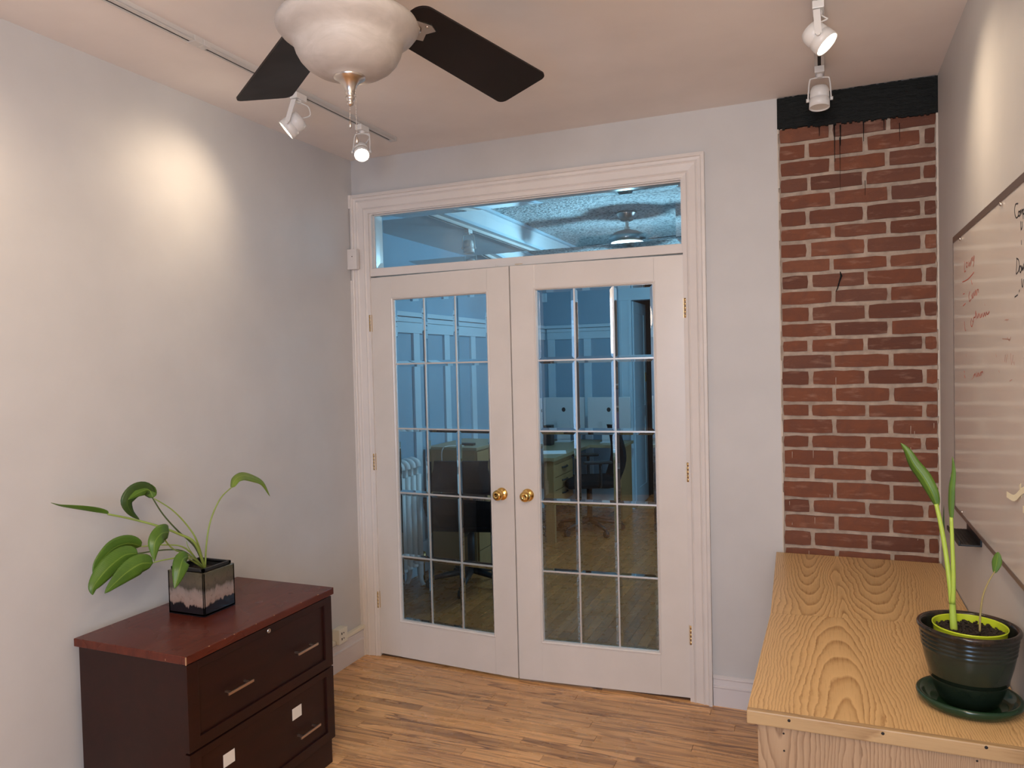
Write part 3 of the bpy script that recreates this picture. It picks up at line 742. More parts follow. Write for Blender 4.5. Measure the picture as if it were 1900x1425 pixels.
def chain(x, y, z0, z1):
    b = B(); n_ = int((z0 - z1) / 0.0042)
    for k in range(n_):
        zz = z0 - k * 0.0042
        b.lathe([(0.0001, 0.0015), (0.0013, 0.0008), (0.0013, -0.0008), (0.0001, -0.0015)], 6, Matrix.Translation((x, y, zz)))
    b.tube([(x, y, z0), (x, y, z1)], 0.0005, 5)
    b.lathe([(0.0008, z1), (0.0024, z1 - 0.003), (0.0032, z1 - 0.010), (0.0032, z1 - 0.016), (0.001, z1 - 0.018)], 12, Matrix.Translation((x, y, 0)), cap1=True)
    b.done('pull_chain', M_nickel, fan)
chain(-0.002, 0.0, z - 0.190, z - 0.225)
chain(0.012, 0.005, z - 0.152, z - 0.262)
A0, PITCHB = 1.301, 0.246
for k in range(5):
    a = A0 + k * 2 * PI / 5
    Mb = Matrix.Translation((0, 0, zf(ZB))) @ Matrix.Rotation(a, 4, 'Z') @ Matrix.Rotation(0.082, 4, 'Y') @ Matrix.Rotation(-PITCHB, 4, 'X')
    b = B()
    def blade_out():
        pts = []; hw0, hw1 = 0.0735, 0.0893; rc = 0.022
        xr, xt = 0.178, 0.690
        # root: chamfered and rounded, tip: rounded corners
        
        for i in range(7): aa = PI + PI / 2 * i / 6; pts.append((xr + 0.035 + 0.035 * math.cos(aa) , -hw0 + 0.035 + 0.035 * math.sin(aa)))
        for i in range(6): aa = -PI / 2 + PI / 2 * i / 5; pts.append((xt - rc + rc * math.cos(aa), -hw1 + rc + rc * math.sin(aa)))
        for i in range(6): aa = PI / 2 * i / 5; pts.append((xt - rc + rc * math.cos(aa), hw1 - rc + rc * math.sin(aa)))
        for i in range(7): aa = PI / 2 + PI / 2 * i / 6; pts.append((xr + 0.035 + 0.035 * math.cos(aa), hw0 - 0.035 + 0.035 * math.sin(aa)))
        return pts
    bo = blade_out()
    b.prism(bo, lambda p, q: Mb @ Vector((p, q, -0.003)), lambda p, q: Mb @ Vector((p, q, 0.003)))
    bl = b.done('blade', M_blade, fan)
    b = B()
    arm_ = smooth_pts([Vector((0.10, 0, 0.03)), Vector((0.13, 0, 0.018)), Vector((0.165, 0, -0.002)), Vector((0.20, 0, -0.009)), Vector((0.235, 0, -0.007))], 4)
    b.tube([Mb @ p for p in arm_], [0.011] * len(arm_), 10)
    b.prism([(0.195, -0.020), (0.25, -0.034), (0.275, -0.024), (0.262, 0), (0.275, 0.024), (0.25, 0.034), (0.195, 0.020)], lambda p, q: Mb @ Vector((p, q, -0.0075)), lambda p, q: Mb @ Vector((p, q, -0.0031)))
    for (p_, q_) in ((0.245, -0.022), (0.245, 0.022), (0.215, 0)):
        b.lathe([(0.005, -0.0075), (0.005, -0.0095), (0.002, -0.0105)], 10, Mb @ Matrix.Translation((p_, q_, 0)), cap1=True)
    b.done('blade_iron', M_nickel, bl)

# ------------------------------------------------------------------ lateral file cabinet
cab = thing('file_cabinet', 'dark cherry two-drawer lateral file cabinet against the left wall', 'cabinet', (0.0, 0, 0))
cx0, cx1, cy0, cy1, ct = 0.046, 0.536, -1.757, -1.000, 0.700
b = B(); b.box(cx0 + 0.008, cy0 + 0.012, 0.0, cx1 - 0.026, cy1 - 0.012, ct - 0.026, 0.001)
b.done('carcass', M_cherry, cab)
b = B(); b.box(cx0, cy0, ct - 0.027, cx1, cy1, ct, 0.0025); b.done('top_panel', M_cherrytop, cab)
b = B(); b.box(cx1 - 0.0025, cy0 - 0.0004, ct - 0.027, cx1 + 0.0005, cy0 + 0.0025, ct - 0.002); tag(b.done('chipped_corner', M_chip, cab), 'chipped pale corner')
b = B(); b.box(cx1 - 0.085, cy0 - 0.0005, ct - 0.022, cx1 - 0.083, cy0 + 0.001, ct - 0.016); b.done('chip', M_chip, cab)
random.seed(4)
for k in range(7):
    yy = random.uniform(cy0 + 0.05, cy1 - 0.05); b = B(); b.box(cx1 - 0.0022, yy, ct - 0.002, cx1 + 0.0003, yy + random.uniform(0.003, 0.009), ct + 0.0002); b.done('chip', M_chip, cab)
def drawer(z0, z1, lock, stickers, handle_z, nm='drawer'):
    fx = cx1 - 0.006; y0, y1 = cy0 + 0.008, cy1 - 0.010
    b = B(); fw = 0.046
    b.box(fx - 0.020, y0, z0, fx - 0.008, y1, z1)
    b.box(fx - 0.010, y0, z0, fx, y0 + fw, z1, 0.0012); b.box(fx - 0.010, y1 - fw, z0, fx, y1, z1, 0.0012)
    b.box(fx - 0.010, y0 + fw - 0.001, z0, fx, y1 - fw + 0.001, z0 + fw * 0.8, 0.0012); b.box(fx - 0.010, y0 + fw - 0.001, z1 - fw * 0.55, fx, y1 - fw + 0.001, z1, 0.0012)
    d = b.done(nm, M_cherry, cab)
    for yc in (-1.540, -1.186):
        b = B(); hw = 0.059
        b.box(fx + 0.016, yc - hw, handle_z - 0.0045, fx + 0.022, yc + hw, handle_z + 0.0045, 0.001)
        b.box(fx - 0.009, yc - hw + 0.012, handle_z - 0.003, fx + 0.017, yc - hw + 0.019, handle_z + 0.003); b.box(fx - 0.009, yc + hw - 0.019, handle_z - 0.003, fx + 0.017, yc + hw - 0.012, handle_z + 0.003)
        tag(b.done('handle', mat('satin_steel', (0.60, 0.45, 0.35), 0.35, 1.0), d), 'satin metal bar handle')
    if lock:
        b = B(); Ml = Matrix.Translation((fx - 0.0085, -1.377, 0.652)) @ Matrix.Rotation(PI / 2, 4, 'Y')
        b.lathe([(0.008, 0), (0.008, 0.003 + 0.0085), (0.0055, 0.0130), (0.005, 0.0115), (0.001, 0.0115)], 20, Ml, cap1=True); tag(b.done('lock', M_nickel, d), 'round metal lock')
    for (ya, yb, za, zb) in stickers:
        b = B(); b.box(fx - 0.0085, ya, za, fx - 0.0075, yb, zb)
        b.done('paper_label', mat('paper_label', (0.80, 0.76, 0.68), 0.7), d)
drawer(0.392, 0.668, True, [], 0.520)
drawer(0.100, 0.386, False, [(-1.256, -1.203, 0.272, 0.315), (-1.604, -1.552, 0.272, 0.315)], 0.206)
b = B(); b.box(cx0 + 0.02, cy0 + 0.02, 0.0, cx1 - 0.016, cy1 - 0.02, 0.098); b.done('plinth', M_cherry, cab)

# ------------------------------------------------------------------ plants
def leaf(name, mid, hw, m, parent, origin, roll=0.0, fold=0.25, prof=None, seg=5, twist=0.0, curl=0.0):
    """mid: 3-D midrib points base->tip; hw: greatest half width (m)"""
    P = smooth_pts(mid, seg); n = len(P) - 1; bm = bmesh.new(); uvl = bm.loops.layers.uv.new('UVMap')
    rows = []; K = 6
    for i, p in enumerate(P):
        s_ = i / n
        tg = (P[min(i + 1, n)] - P[max(i - 1, 0)]).normalized()
        view = (CAMP - p).normalized()
        side = tg.cross(view).normalized(); nor = side.cross(tg).normalized()
        ra = roll + twist * s_
        sd = side * math.cos(ra) + nor * math.sin(ra); nn = nor * math.cos(ra) - side * math.sin(ra)
        wq = prof(s_) if prof else (math.sin(PI * min(1, s_ ** 0.62)) ** 0.85)
        wq = max(wq, 0.02) * hw
        rows.append([bm.verts.new(p - origin + sd * (wq * e) - nn * (fold * wq * abs(e)) - nn * curl * wq * (e * e)) for e in [(-1 + 2 * j / K) for j in range(K + 1)]])
    for i in range(n):
        for j in range(K):
            f_ = bm.faces.new((rows[i][j], rows[i][j + 1], rows[i + 1][j + 1], rows[i + 1][j])); f_.smooth = True
            for lp, (uu, vv) in zip(f_.loops, ((j / K, i / n), ((j + 1) / K, i / n), ((j + 1) / K, (i + 1) / n), (j / K, (i + 1) / n))): lp[uvl].uv = (uu, vv)
    me = bpy.data.meshes.new(name); bm.to_mesh(me); bm.free(); me.materials.append(m)
    o = bpy.data.objects.new(name, me); COL.objects.link(o); o.parent = parent
    md = o.modifiers.new('thickness', 'SOLIDIFY'); md.thickness = 0.0007
    return o
def stem(pts, rads, m, parent, origin):
    P = smooth_pts(pts, 5); n = len(P) - 1
    rr = [rads[0] + (rads[1] - rads[0]) * i / n for i in range(n + 1)]
    b = B(); b.tube([p - origin for p in P], rr, 8); return b.done('stem', m, parent)

# pot on the cabinet
PO = Vector((0.232, -1.380, ct))
pot = thing('square_planter', 'square banded stoneware planter with a drooping leafy plant, on the dark cabinet', 'potted plant', PO)
b = B(); hx, hy, ph = 0.084, 0.076, 0.158; th_ = 0.008
b.box(-hx, -hy, 0.002, hx, -hy + th_, ph, 0.002); b.box(-hx, hy - th_, 0.002, hx, hy, ph, 0.002)
b.box(-hx, -hy, 0.002, -hx + th_, hy, ph, 0.002); b.box(hx - th_, -hy, 0.002, hx, hy, ph, 0.002); b.box(-hx, -hy, 0.0, hx, hy, 0.012, 0.002)
b.done('planter', M_stone, pot)
b = B(); ix, iy = 0.070, 0.062
for (z0, z1, g) in ((0.05, 0.164, 0.0), (0.160, 0.170, 0.006)):
    b.box(-ix - g, -iy - g, z0, ix + g, -iy + 0.003, z1); b.box(-ix - g, iy - 0.003, z0, ix + g, iy + g, z1)
    b.box(-ix - g, -iy - g, z0, -ix + 0.003, iy + g, z1); b.box(ix - 0.003, -iy - g, z0, ix + g, iy + g, z1)
b.done('nursery_pot', M_black, pot)
def soil(parent, hx, hy, z, rnd_, n=26, round_=False):
    bm = bmesh.new(); random.seed(9); g = []
    for i in range(n + 1):
        row = []
        for j in range(n + 1):
            x, y = -1 + 2 * i / n, -1 + 2 * j / n
            if round_:
                x, y = x * math.sqrt(1 - y * y / 2), y * math.sqrt(1 - x * x / 2)
            row.append(bm.verts.new((x * hx, y * hy, z + random.uniform(-rnd_, rnd_))))
        g.append(row)
    for i in range(n):
        for j in range(n): bm.faces.new((g[i][j], g[i + 1][j], g[i + 1][j + 1], g[i][j + 1]))
    me = bpy.data.meshes.new('soil'); bm.to_mesh(me); bm.free(); me.materials.append(M_soil)
    o = bpy.data.objects.new('soil', me); COL.objects.link(o); o.parent = parent; tag(o, kind='stuff'); return o
soil(pot, 0.068, 0.060, 0.145, 0.003)
def ux(lst): return [U(a, c, 'x', x) for a, c, x in lst]
root_ = Vector((0.245, -1.375, ct + 0.145))
S = lambda lst, r0, r1, m: stem([root_] + ux(lst), (r0, r1), m, pot, PO)
Lf = lambda lst, hw, m, **k: leaf('leaf', ux(lst), hw, m, pot, PO, **k)
S([(383, 1010, .245), (391, 965, .245), (409, 925, .25), (430, 904, .255)], 0.0035, 0.0022, M_stem)
Lf([(430, 905, .255), (437, 889, .25), (452, 882, .245), (472, 887, .24), (488, 897, .24), (501, 921, .24)], 0.022, M_leafl, roll=0.75, fold=0.3)
S([(362, 1015, .23), (330, 985, .21), (303, 955, .19), (283, 924, .18)], 0.0035, 0.0022, M_stemd)
S([(366, 1005, .24), (345, 972, .22), (318, 945, .20), (286, 925, .182)], 0.0035, 0.002, M_stem)
Lf([(284, 924, .182), (270, 908, .175), (250, 912, .165), (236, 930, .16), (243, 950, .16), (259, 964, .165)], 0.026, M_leafd, roll=0.35, fold=0.2)
Lf([(284, 924, .186), (276, 909, .18), (258, 914, .172), (238, 927, .168)], 0.020, M_leaf, roll=0.2, fold=0.3)
S([(362, 1008, .25), (330, 990, .22), (290, 975, .18), (240, 962, .13), (200, 954, .10)], 0.005, 0.0035, M_stem)
Lf([(202, 954, .10), (180, 951, .085), (155, 947, .075), (130, 943, .065), (110, 939, .055), (94, 933, .05)], 0.020, M_leaf, roll=1.05, fold=0.5, twist=0.5)
S([(352, 1031, .27), (322, 1019, .29), (305, 999, .305), (312, 988, .31)], 0.003, 0.0022, M_stem)
Lf([(314, 987, .31), (300, 990, .325), (288, 1005, .33), (286, 1025, .33), (287, 1044, .33)], 0.0285, M_leaf, roll=0.1, fold=0.2, prof=lambda s_: math.sin(PI * min(1, (s_ + 0.05) ** 0.5)) ** 0.8 if s_ < 0.98 else 0)
S([(345, 1018, .22), (310, 1011, .18), (262, 1014, .14)], 0.003, 0.0022, M_stem)
Lf([(262, 1014, .14), (240, 1008, .13), (215, 1015, .12), (195, 1032, .12), (180, 1050, .12), (174, 1070, .12)], 0.030, M_leaf, roll=0.55, fold=0.25)
S([(345, 1025, .25), (310, 1020, .22), (255, 1027, .18)], 0.003, 0.0022, M_stemd)
Lf([(256, 1027, .18), (232, 1030, .165), (205, 1050, .16), (185, 1072, .155), (173, 1090, .155), (172, 1104, .155)], 0.033, M_leaf, roll=0.2, fold=0.3)
S([(345, 1035, .27), (310, 1038, .25), (284, 1044, .23)], 0.003, 0.0022, M_stem)
Lf([(284, 1045, .23), (262, 1046, .22), (238, 1060, .21), (215, 1080, .205), (194, 1101, .20)], 0.034, M_leaf, roll=0.15, fold=0.25)
S([(365, 1040, .29), (350, 1034, .32)], 0.003, 0.0022, M_stem)
Lf([(350, 1033, .325), (340, 1037, .335), (334, 1055, .345), (329, 1075, .345), (324, 1092, .345)], 0.027, M_leaf, roll=0.1, fold=0.25)
S([(352, 1020, .26), (346, 1004, .25)], 0.002, 0.001, M_stem)
b = B(); b.tube([p - PO for p in smooth_pts([root_ + Vector((0.02, 0.0, -0.002)), root_ + Vector((0.035, 0.01, 0.012)), root_ + Vector((0.055, 0.04, 0.018))], 5)], 0.0018, 6); b.done('root', mat('aerial_root', (0.30, 0.25, 0.17), 0.7), pot)

# ------------------------------------------------------------------ oak desk along the right wall
DZ = 0.725
dk = thing('oak_desk', 'long oak veneer desk top with end panel along the right wall', 'desk', (0, 0, 0))
def slab(b, q, z0, z1):
    bm = b.bm; lo = [bm.verts.new((x, y, z0)) for x, y in q]; hi = [bm.verts.new((x, y, z1)) for x, y in q]
    bm.faces.new(lo); bm.faces.new(hi)
    for i in range(4): bm.faces.new((lo[i], lo[(i + 1) % 4], hi[(i + 1) % 4], hi[i]))
bl, br = U(1440, 1027, 'z', DZ), Vector((2.784, -0.03, DZ)); flp, frp = U(1386, 1317, 'z', DZ), Vector((2.784, -1.598, DZ))
bl.y = min(bl.y, -0.024); yb_ = -0.024
sl, sr = U(1430, 1137, 'z', DZ), Vector((2.784, 0, 0)); s2 = U(1705, 1156, 'z', DZ)
sr.y = sl.y + (s2.y - sl.y) * (sr.x - sl.x) / (s2.x - sl.x)
yf = flp.y
TH = 0.033
b = B(); slab(b, [(sl.x, sl.y), (sr.x, sr.y), (br.x, yb_), (bl.x, yb_)], DZ - TH, DZ); b.done('top_panel', M_oakback, dk)
b = B(); slab(b, [(flp.x, yf + 0.019), (frp.x, yf + 0.019), (sr.x, sr.y - 0.0008), (sl.x, sl.y - 0.0008)], DZ - TH, DZ); b.done('top_panel', M_oakfront, dk)
b = B(); b.box(flp.x - 0.001, yf, DZ - TH, frp.x, yf + 0.0185, DZ + 0.0003, 0.003); eb = b.done('edge_band', M_oakedge, dk)
for px, py in ((1464, 1337), (1638, 1361), (1830, 1387)):
    p = U(px, py, 'y', yf)
    b = B(); b.lathe([(0.0036, 0.0), (0.0036, 0.0006), (0.0004, 0.0007)], 12, Matrix.Translation((p.x, yf + 0.0001, p.z)) @ Matrix.Rotation(PI / 2, 4, 'X'), cap1=True); b.done('screw_hole', M_dark, eb)
ex0 = U(1406, 1345, 'y', yf + 0.012).x
b = B(); b.box(ex0, yf + 0.012, 0.0, XR - 0.024, yf + 0.032, DZ - TH, 0.001); ep = b.done('end_panel', M_oakend, dk)
for px, py in ((1454, 1361), (1455, 1393), (1813, 1412)):
    p = U(px, py, 'y', yf + 0.012)
    b = B(); b.lathe([(0.0024, 0.0), (0.0024, 0.0006), (0.0004, 0.0007)], 10, Matrix.Translation((p.x, yf + 0.0121, p.z)) @ Matrix.Rotation(PI / 2, 4, 'X'), cap1=True); b.done('screw_hole', M_dark, ep)
b = B(); b.box(ex0, yf + 0.033, 0.0, ex0 + 0.019, -0.03, DZ - TH - 0.001); b.done('front_panel', M_oakend, dk)

# ------------------------------------------------------------------ green pot with saucer
GX, GY = 2.671, -1.398
sau = thing('pot_saucer', 'dark green glazed saucer on the oak desk', 'saucer', (GX, GY, DZ))
b = B(); R0 = 0.1135
b.lathe([(0.001, 0.0), (0.092, 0.0), (0.102, 0.004), (R0 - 0.002, 0.014), (R0, 0.022), (R0 - 0.001, 0.0265), (R0 - 0.005, 0.0285), (R0 - 0.011, 0.027), (R0 - 0.017, 0.019), (R0 - 0.024, 0.010), (0.080, 0.007), (0.001, 0.007)], 72); b.done('dish', M_saucer, sau)
gp = thing('glazed_pot', 'large dark green glazed pot with two tall blade-like shoots, on the saucer', 'potted plant', (GX, GY, DZ + 0.0075))
b = B(); zt = 0.920 - DZ - 0.0075; R1 = 0.111
pr_ = [(0.001, 0.0), (0.056, 0.0), (0.064, 0.006), (0.074, 0.030), (0.085, 0.065), (0.094, 0.100), (0.099, zt - 0.062)]
for k in range(4):
    z_ = zt - 0.058 + k * 0.0105; rr_ = 0.1005 + k * 0.0014
    pr_ += [(rr_ - 0.0015, z_), (rr_ + 0.0008, z_ + 0.003), (rr_ + 0.0008, z_ + 0.0065), (rr_ - 0.0008, z_ + 0.009)]
pr_ += [(0.1065, zt - 0.013), (R1 - 0.001, zt - 0.009), (R1, zt - 0.004), (R1 - 0.002, zt), (R1 - 0.008, zt + 0.0005), (R1 - 0.012, zt - 0.004), (R1 - 0.014, zt - 0.03), (0.085, 0.06), (0.001, 0.05)]
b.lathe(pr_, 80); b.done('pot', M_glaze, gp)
OFFX, OFFY = 0.004, 0.004
b = B(); zi = zt - 0.002
b.lathe([(0.060, 0.06), (0.078, zi - 0.012), (0.079, zi), (0.0808, zi + 0.001), (0.0808, zi - 0.002), (0.0795, zi - 0.004)], 60, Matrix.Translation((OFFX, OFFY, 0))); b.lathe([(0.0770, zi + 0.0), (0.0755, zi - 0.05)], 60, Matrix.Translation((OFFX, OFFY, 0)))
tag(b.done('inner_pot', M_lime, gp), 'lime green plastic inner pot')
so = soil(gp, 0.0755, 0.0755, zi - 0.018, 0.004, 36, True); so.location = (OFFX, OFFY, 0)
b = B(); random.seed(31)
for k in range(150):
    a = random.uniform(0, 2 * PI); rr_ = 0.073 * math.sqrt(random.random()); q = random.uniform(0.0015, 0.0042)
    M_ = Matrix.Translation((OFFX + rr_ * math.cos(a), OFFY + rr_ * math.sin(a), zi - 0.015 + random.uniform(0, 0.004))) @ Matrix.Rotation(random.uniform(0, 3), 4, 'X') @ Matrix.Rotation(random.uniform(0, 3), 4, 'Z')
    b.box(-q, -q * 0.8, -q * 0.6, q, q * 0.8, q * 0.6, 0, M_)
tag(b.done('soil_crumbs', M_soil, gp), kind='stuff')
GO = Vector((GX, GY, DZ + 0.0075))
def uy(lst): return [U(a, c, 'y', y_) for a, c, y_ in lst]
tall = lambda s_: (0.28 + 0.72 * math.sin(PI * min(1, max(0, (s_ - 0.30) / 0.70)))) if s_ < 0.9 else (1 - s_) / 0.1 * (0.28 + 0.72 * math.sin(PI * 0.857))
lance = lambda s_: max(0.02, math.sin(PI * s_ ** 0.75) ** 0.8)
# sheath
b = B(); P = smooth_pts(uy([(1770, 1168, -1.40), (1768, 1140, -1.40), (1767, 1110, -1.40), (1766, 1080, -1.40)]), 5); b.tube([p - GO for p in P], [0.0085 - 0.003 * i / (len(P) - 1) for i in range(len(P))], 12); b.done('stem', M_stemy, gp)
stem(uy([(1766, 1120, -1.40), (1762, 1080, -1.40), (1754, 1020, -1.39), (1745, 970, -1.385), (1737, 935, -1.38)]), (0.0062, 0.0048), M_stemy, gp, GO)
leaf('leaf', uy([(1739, 942, -1.38), (1729, 915, -1.38), (1712, 885, -1.375), (1695, 862, -1.37), (1683, 838, -1.365), (1671, 822, -1.36)]), 0.0165, M_leaf, gp, GO, roll=0.35, fold=0.55, prof=lance)
stem(uy([(1768, 1120, -1.405), (1769, 1070, -1.41), (1767, 1010, -1.41), (1765, 960, -1.41)]), (0.0058, 0.004), M_stemy, gp, GO)
leaf('leaf', uy([(1765, 968, -1.41), (1763, 940, -1.41), (1764, 905, -1.41), (1768, 875, -1.41), (1767, 847, -1.41)]), 0.0085, M_leaf, gp, GO, roll=0.6, fold=0.5, prof=lance)
leaf('leaf', uy([(1764, 1095, -1.37), (1756, 1050, -1.36), (1750, 1010, -1.355), (1750, 970, -1.355), (1751, 938, -1.355)]), 0.0052, M_leafd, gp, GO, roll=0.9, fold=0.4)
stem(uy([(1818, 1172, -1.42), (1819, 1140, -1.42), (1824, 1105, -1.42), (1834, 1080, -1.42), (1846, 1060, -1.42)]), (0.0026, 0.0013), M_stemt, gp, GO)
leaf('leaf', uy([(1845, 1063, -1.42), (1848, 1050, -1.42), (1850, 1038, -1.42), (1852, 1024, -1.42)]), 0.0105, M_leaf, gp, GO, roll=0.25, fold=0.2, prof=lambda s_: max(0.03, math.sin(PI * (0.08 + 0.92 * s_) ** 1.2) ** 0.8))

# ------------------------------------------------------------------ whiteboard
WY0, WZ0, WZ1 = -0.472, 1.043, 1.955
wbd = thing('whiteboard', 'large glossy whiteboard with red and black handwriting on the right wall', 'whiteboard', (XR, WY0, WZ0))
b = B(); b.box(-0.014, -2.44, 0.0, -0.002, 0.0, WZ1 - WZ0); b.done('writing_surface', M_board, wbd)
b = B(); b.box(-0.0165, -2.44, WZ1 - WZ0 - 0.0, 0.0, 0.0, WZ1 - WZ0 + 0.020, 0.001); b.box(-0.0165, -2.44, -0.012, 0.0, 0.0, 0.0, 0.001)
b.done('frame', mat('brushed_aluminium', (0.30, 0.25, 0.22), 0.35, 0.9), wbd)
b = B(); b.box(-0.0155, 0.0, -0.012, 0, 0.003, WZ1 - WZ0 + 0.020); b.done('edge_shadow_strip', mat('edge_shadow_dark', (0.10, 0.07, 0.06), 0.6), wbd)  # dark strip stands in for the shadow line along the board's edge
for (py_, pz_) in ((-0.16, WZ1 - WZ0 - 0.008), (-0.78, WZ1 - WZ0 - 0.008), (-0.16, 0.008)):
    b = B(); b.lathe([(0.005, 0), (0.005, 0.002), (0.003, 0.004)], 12, Matrix.Translation((-0.0165, py_, pz_)) @ Matrix.Rotation(-PI / 2, 4, 'Y'), cap1=True); b.done('mounting_clip', M_nickel, wbd)
XW = XR - 0.0143
def writing(strokes, m, wd, off=(1700, 330), sc=3.3145):
    b = B()
    for st in strokes:
        P = [U(off[0] + a / sc, off[1] + c / sc, 'x', XW) for a, c in st]
        P = smooth_pts(P, 4) if len(P) > 2 else P
        for i in range(len(P) - 1):
            a, c = P[i], P[i + 1]; d = (c - a)
            if d.length < 1e-6: continue
            d.normalize(); nrm = Vector((0, -d.z, d.y)) * wd; a = a - d * wd * 0.5; c = c + d * wd * 0.5
            O_ = Vector((XR, WY0, WZ0)); dx = Vector((-0.0002, 0, 0))
            vs = [b.bm.verts.new(q - O_ + e) for e in (Vector((0, 0, 0)), dx) for q in (a + nrm, c + nrm, c - nrm, a - nrm)]
            for f_ in ((0, 1, 2, 3), (4, 5, 6, 7), (0, 1, 5, 4), (1, 2, 6, 5), (2, 3, 7, 6), (3, 0, 4, 7)): b.bm.faces.new([vs[k] for k in f_])
    return tag(b.done('handwriting', m, wbd), kind='stuff')
blk = [
 [(626, 158), (612, 162), (605, 190), (607, 225), (615, 246), (624, 240), (628, 228)],           # C
 [(632, 205), (628, 215), (629, 232), (634, 236), (638, 222), (636, 208), (632, 205)],           # o
 [(640, 232), (641, 205), (644, 200), (647, 222), (650, 198), (653, 196), (655, 222)],           # m
 [(657, 196), (658, 250)], [(657, 205), (663, 190), (667, 198), (664, 218), (658, 224)],         # p
 [(672, 210), (672, 232), (676, 232)],
 [(643, 268), (643, 300), (646, 318), (651, 300), (652, 270)], [(646, 385), (647, 410)],
 [(619, 495), (617, 545), (615, 590)], [(617, 495), (629, 505), (634, 540), (629, 572), (616, 592)],  # D
 [(641, 540), (636, 552), (637, 575), (643, 580), (647, 560), (643, 543)],                       # o
 [(649, 540), (651, 570), (655, 548), (658, 566), (661, 530)],                                   # w
 [(664, 560), (665, 532), (669, 528), (671, 552)],                                               # n
 [(648, 622), (650, 662), (655, 668), (659, 625)],
 [(606, 733), (624, 720)], [(635, 690), (633, 700)],
]
writing(blk, M_blackink, 0.0016)
red1 = [
 [(298, 515), (296, 575), (305, 570)], [(306, 530), (311, 552), (316, 532), (311, 520), (306, 530)],
 [(320, 515), (324, 545), (329, 520), (333, 542), (336, 505)], [(338, 530), (340, 500), (345, 490)], [(345, 485), (349, 512), (356, 480), (355, 520), (350, 545)],
 [(284, 641), (320, 622), (355, 580)], [(338, 630), (344, 655)],
 [(288, 715), (297, 712)], [(289, 788), (303, 772)],
 [(330, 700), (324, 725), (328, 760), (338, 745)], [(340, 720), (345, 742), (350, 708), (352, 740)], [(356, 700), (360, 725), (366, 690), (369, 725)], [(372, 720), (376, 690), (382, 688), (384, 705)],
 [(296, 885), (300, 930), (305, 940)], [(340, 865), (335, 895), (342, 915), (350, 890), (346, 880)],
 [(352, 885), (354, 860), (362, 855), (366, 820), (368, 870)], [(372, 835), (376, 862), (384, 835), (386, 862)], [(390, 835), (396, 860), (402, 838), (404, 856)], [(408, 832), (413, 855), (420, 830), (425, 850), (432, 826), (437, 842), (450, 822)],
 [(352, 1222), (362, 1205), (366, 1225)], [(371, 1195), (374, 1222), (381, 1200), (383, 1222)], [(387, 1200), (391, 1218), (398, 1194), (400, 1215)], [(402, 1195), (408, 1192), (410, 1202)],
 [(294, 1188), (298, 1196)], [(296, 1215), (302, 1230)],
]
writing(red1, M_redink, 0.0016)
faint = [[(545, 875), (568, 872)], [(556, 870), (558, 885)], [(530, 990), (578, 993)], [(560, 980), (572, 1002), (582, 978)], [(548, 1090), (545, 1130)], [(560, 1085), (553, 1135)], [(582, 1080), (585, 1150)], [(596, 1090), (590, 1140)],
         [(575, 1250), (590, 1240)], [(490, 1085), (494, 1100)], [(508, 1185), (512, 1198)], [(420, 775), (423, 785)], [(600, 1130), (604, 1150)], [(355, 1225), (340, 1240)], [(305, 1085), (309, 1100)]]
writing(faint, M_fredink, 0.0009)
# black tray on the lower edge
ty0, ty1 = -0.640, -1.130
mt = thing('marker_tray', 'small black marker tray under the lower edge of the whiteboard', 'tray', (XR, -0.64, 1.030))
b = B()
b.box(-0.005, -0.235, -0.035, 0.0, 0.0, 0.004, 0.0); b.box(-0.060, -0.235, -0.038, 0.0, 0.0, -0.033, 0.001); b.box(-0.062, -0.235, -0.038, -0.057, 0.0, -0.024, 0.001)
for k in range(5): b.box(-0.050 + k * 0.009, -0.230, -0.033, -0.048 + k * 0.009, -0.004, -0.0315)
b.done('tray_body', M_black, mt)
# cream tapes on the whiteboard's right part
tp_ = thing('masking_tape', 'cream curled strip of masking tape stuck on the whiteboard near the frame edge', 'tape', (XW, -1.29, 1.21))
def ribbon(pxs, wdt, curl):
    b = B(); P = [U(a, c, 'x', XW - cu) for (a, c), cu in zip(pxs, curl)]; O_ = Vector((XW, -1.29, 1.21))
    P = [p - O_ for p in smooth_pts(P, 4)]
    for i in range(len(P) - 1):
        d = (P[i + 1] - P[i]).normalized(); n_ = Vector((0, -d.z, d.y)) * wdt
        vs = [b.bm.verts.new(q + e) for e in (Vector((0, 0, 0)), Vector((-0.0004, 0, 0))) for q in (P[i] + n_, P[i + 1] + n_, P[i + 1] - n_, P[i] - n_)]
        for f_ in ((0, 1, 2, 3), (4, 5, 6, 7), (0, 1, 5, 4), (1, 2, 6, 5), (2, 3, 7, 6), (3, 0, 4, 7)): b.bm.faces.new([vs[k] for k in f_])
    return b.done('strip', M_tape, tp_)
ribbon([(1868, 917), (1882, 924), (1895, 912), (1903, 908)], 0.0075, [0.012, 0.006, 0.002, 0.0006])
ribbon([(1893, 898), (1894, 910), (1897, 920)], 0.008, [0.0006, 0.001, 0.0006])
tp2 = B(); p = U(1899, 945, 'x', XW) ; tp2.box(-0.0006, -0.012, -0.008, 0, 0.003, 0.008)
tag(tp2.done('masking_tape', M_tape, None, loc=p), 'tiny cream tape scrap on the whiteboard below the curled strip', 'tape')
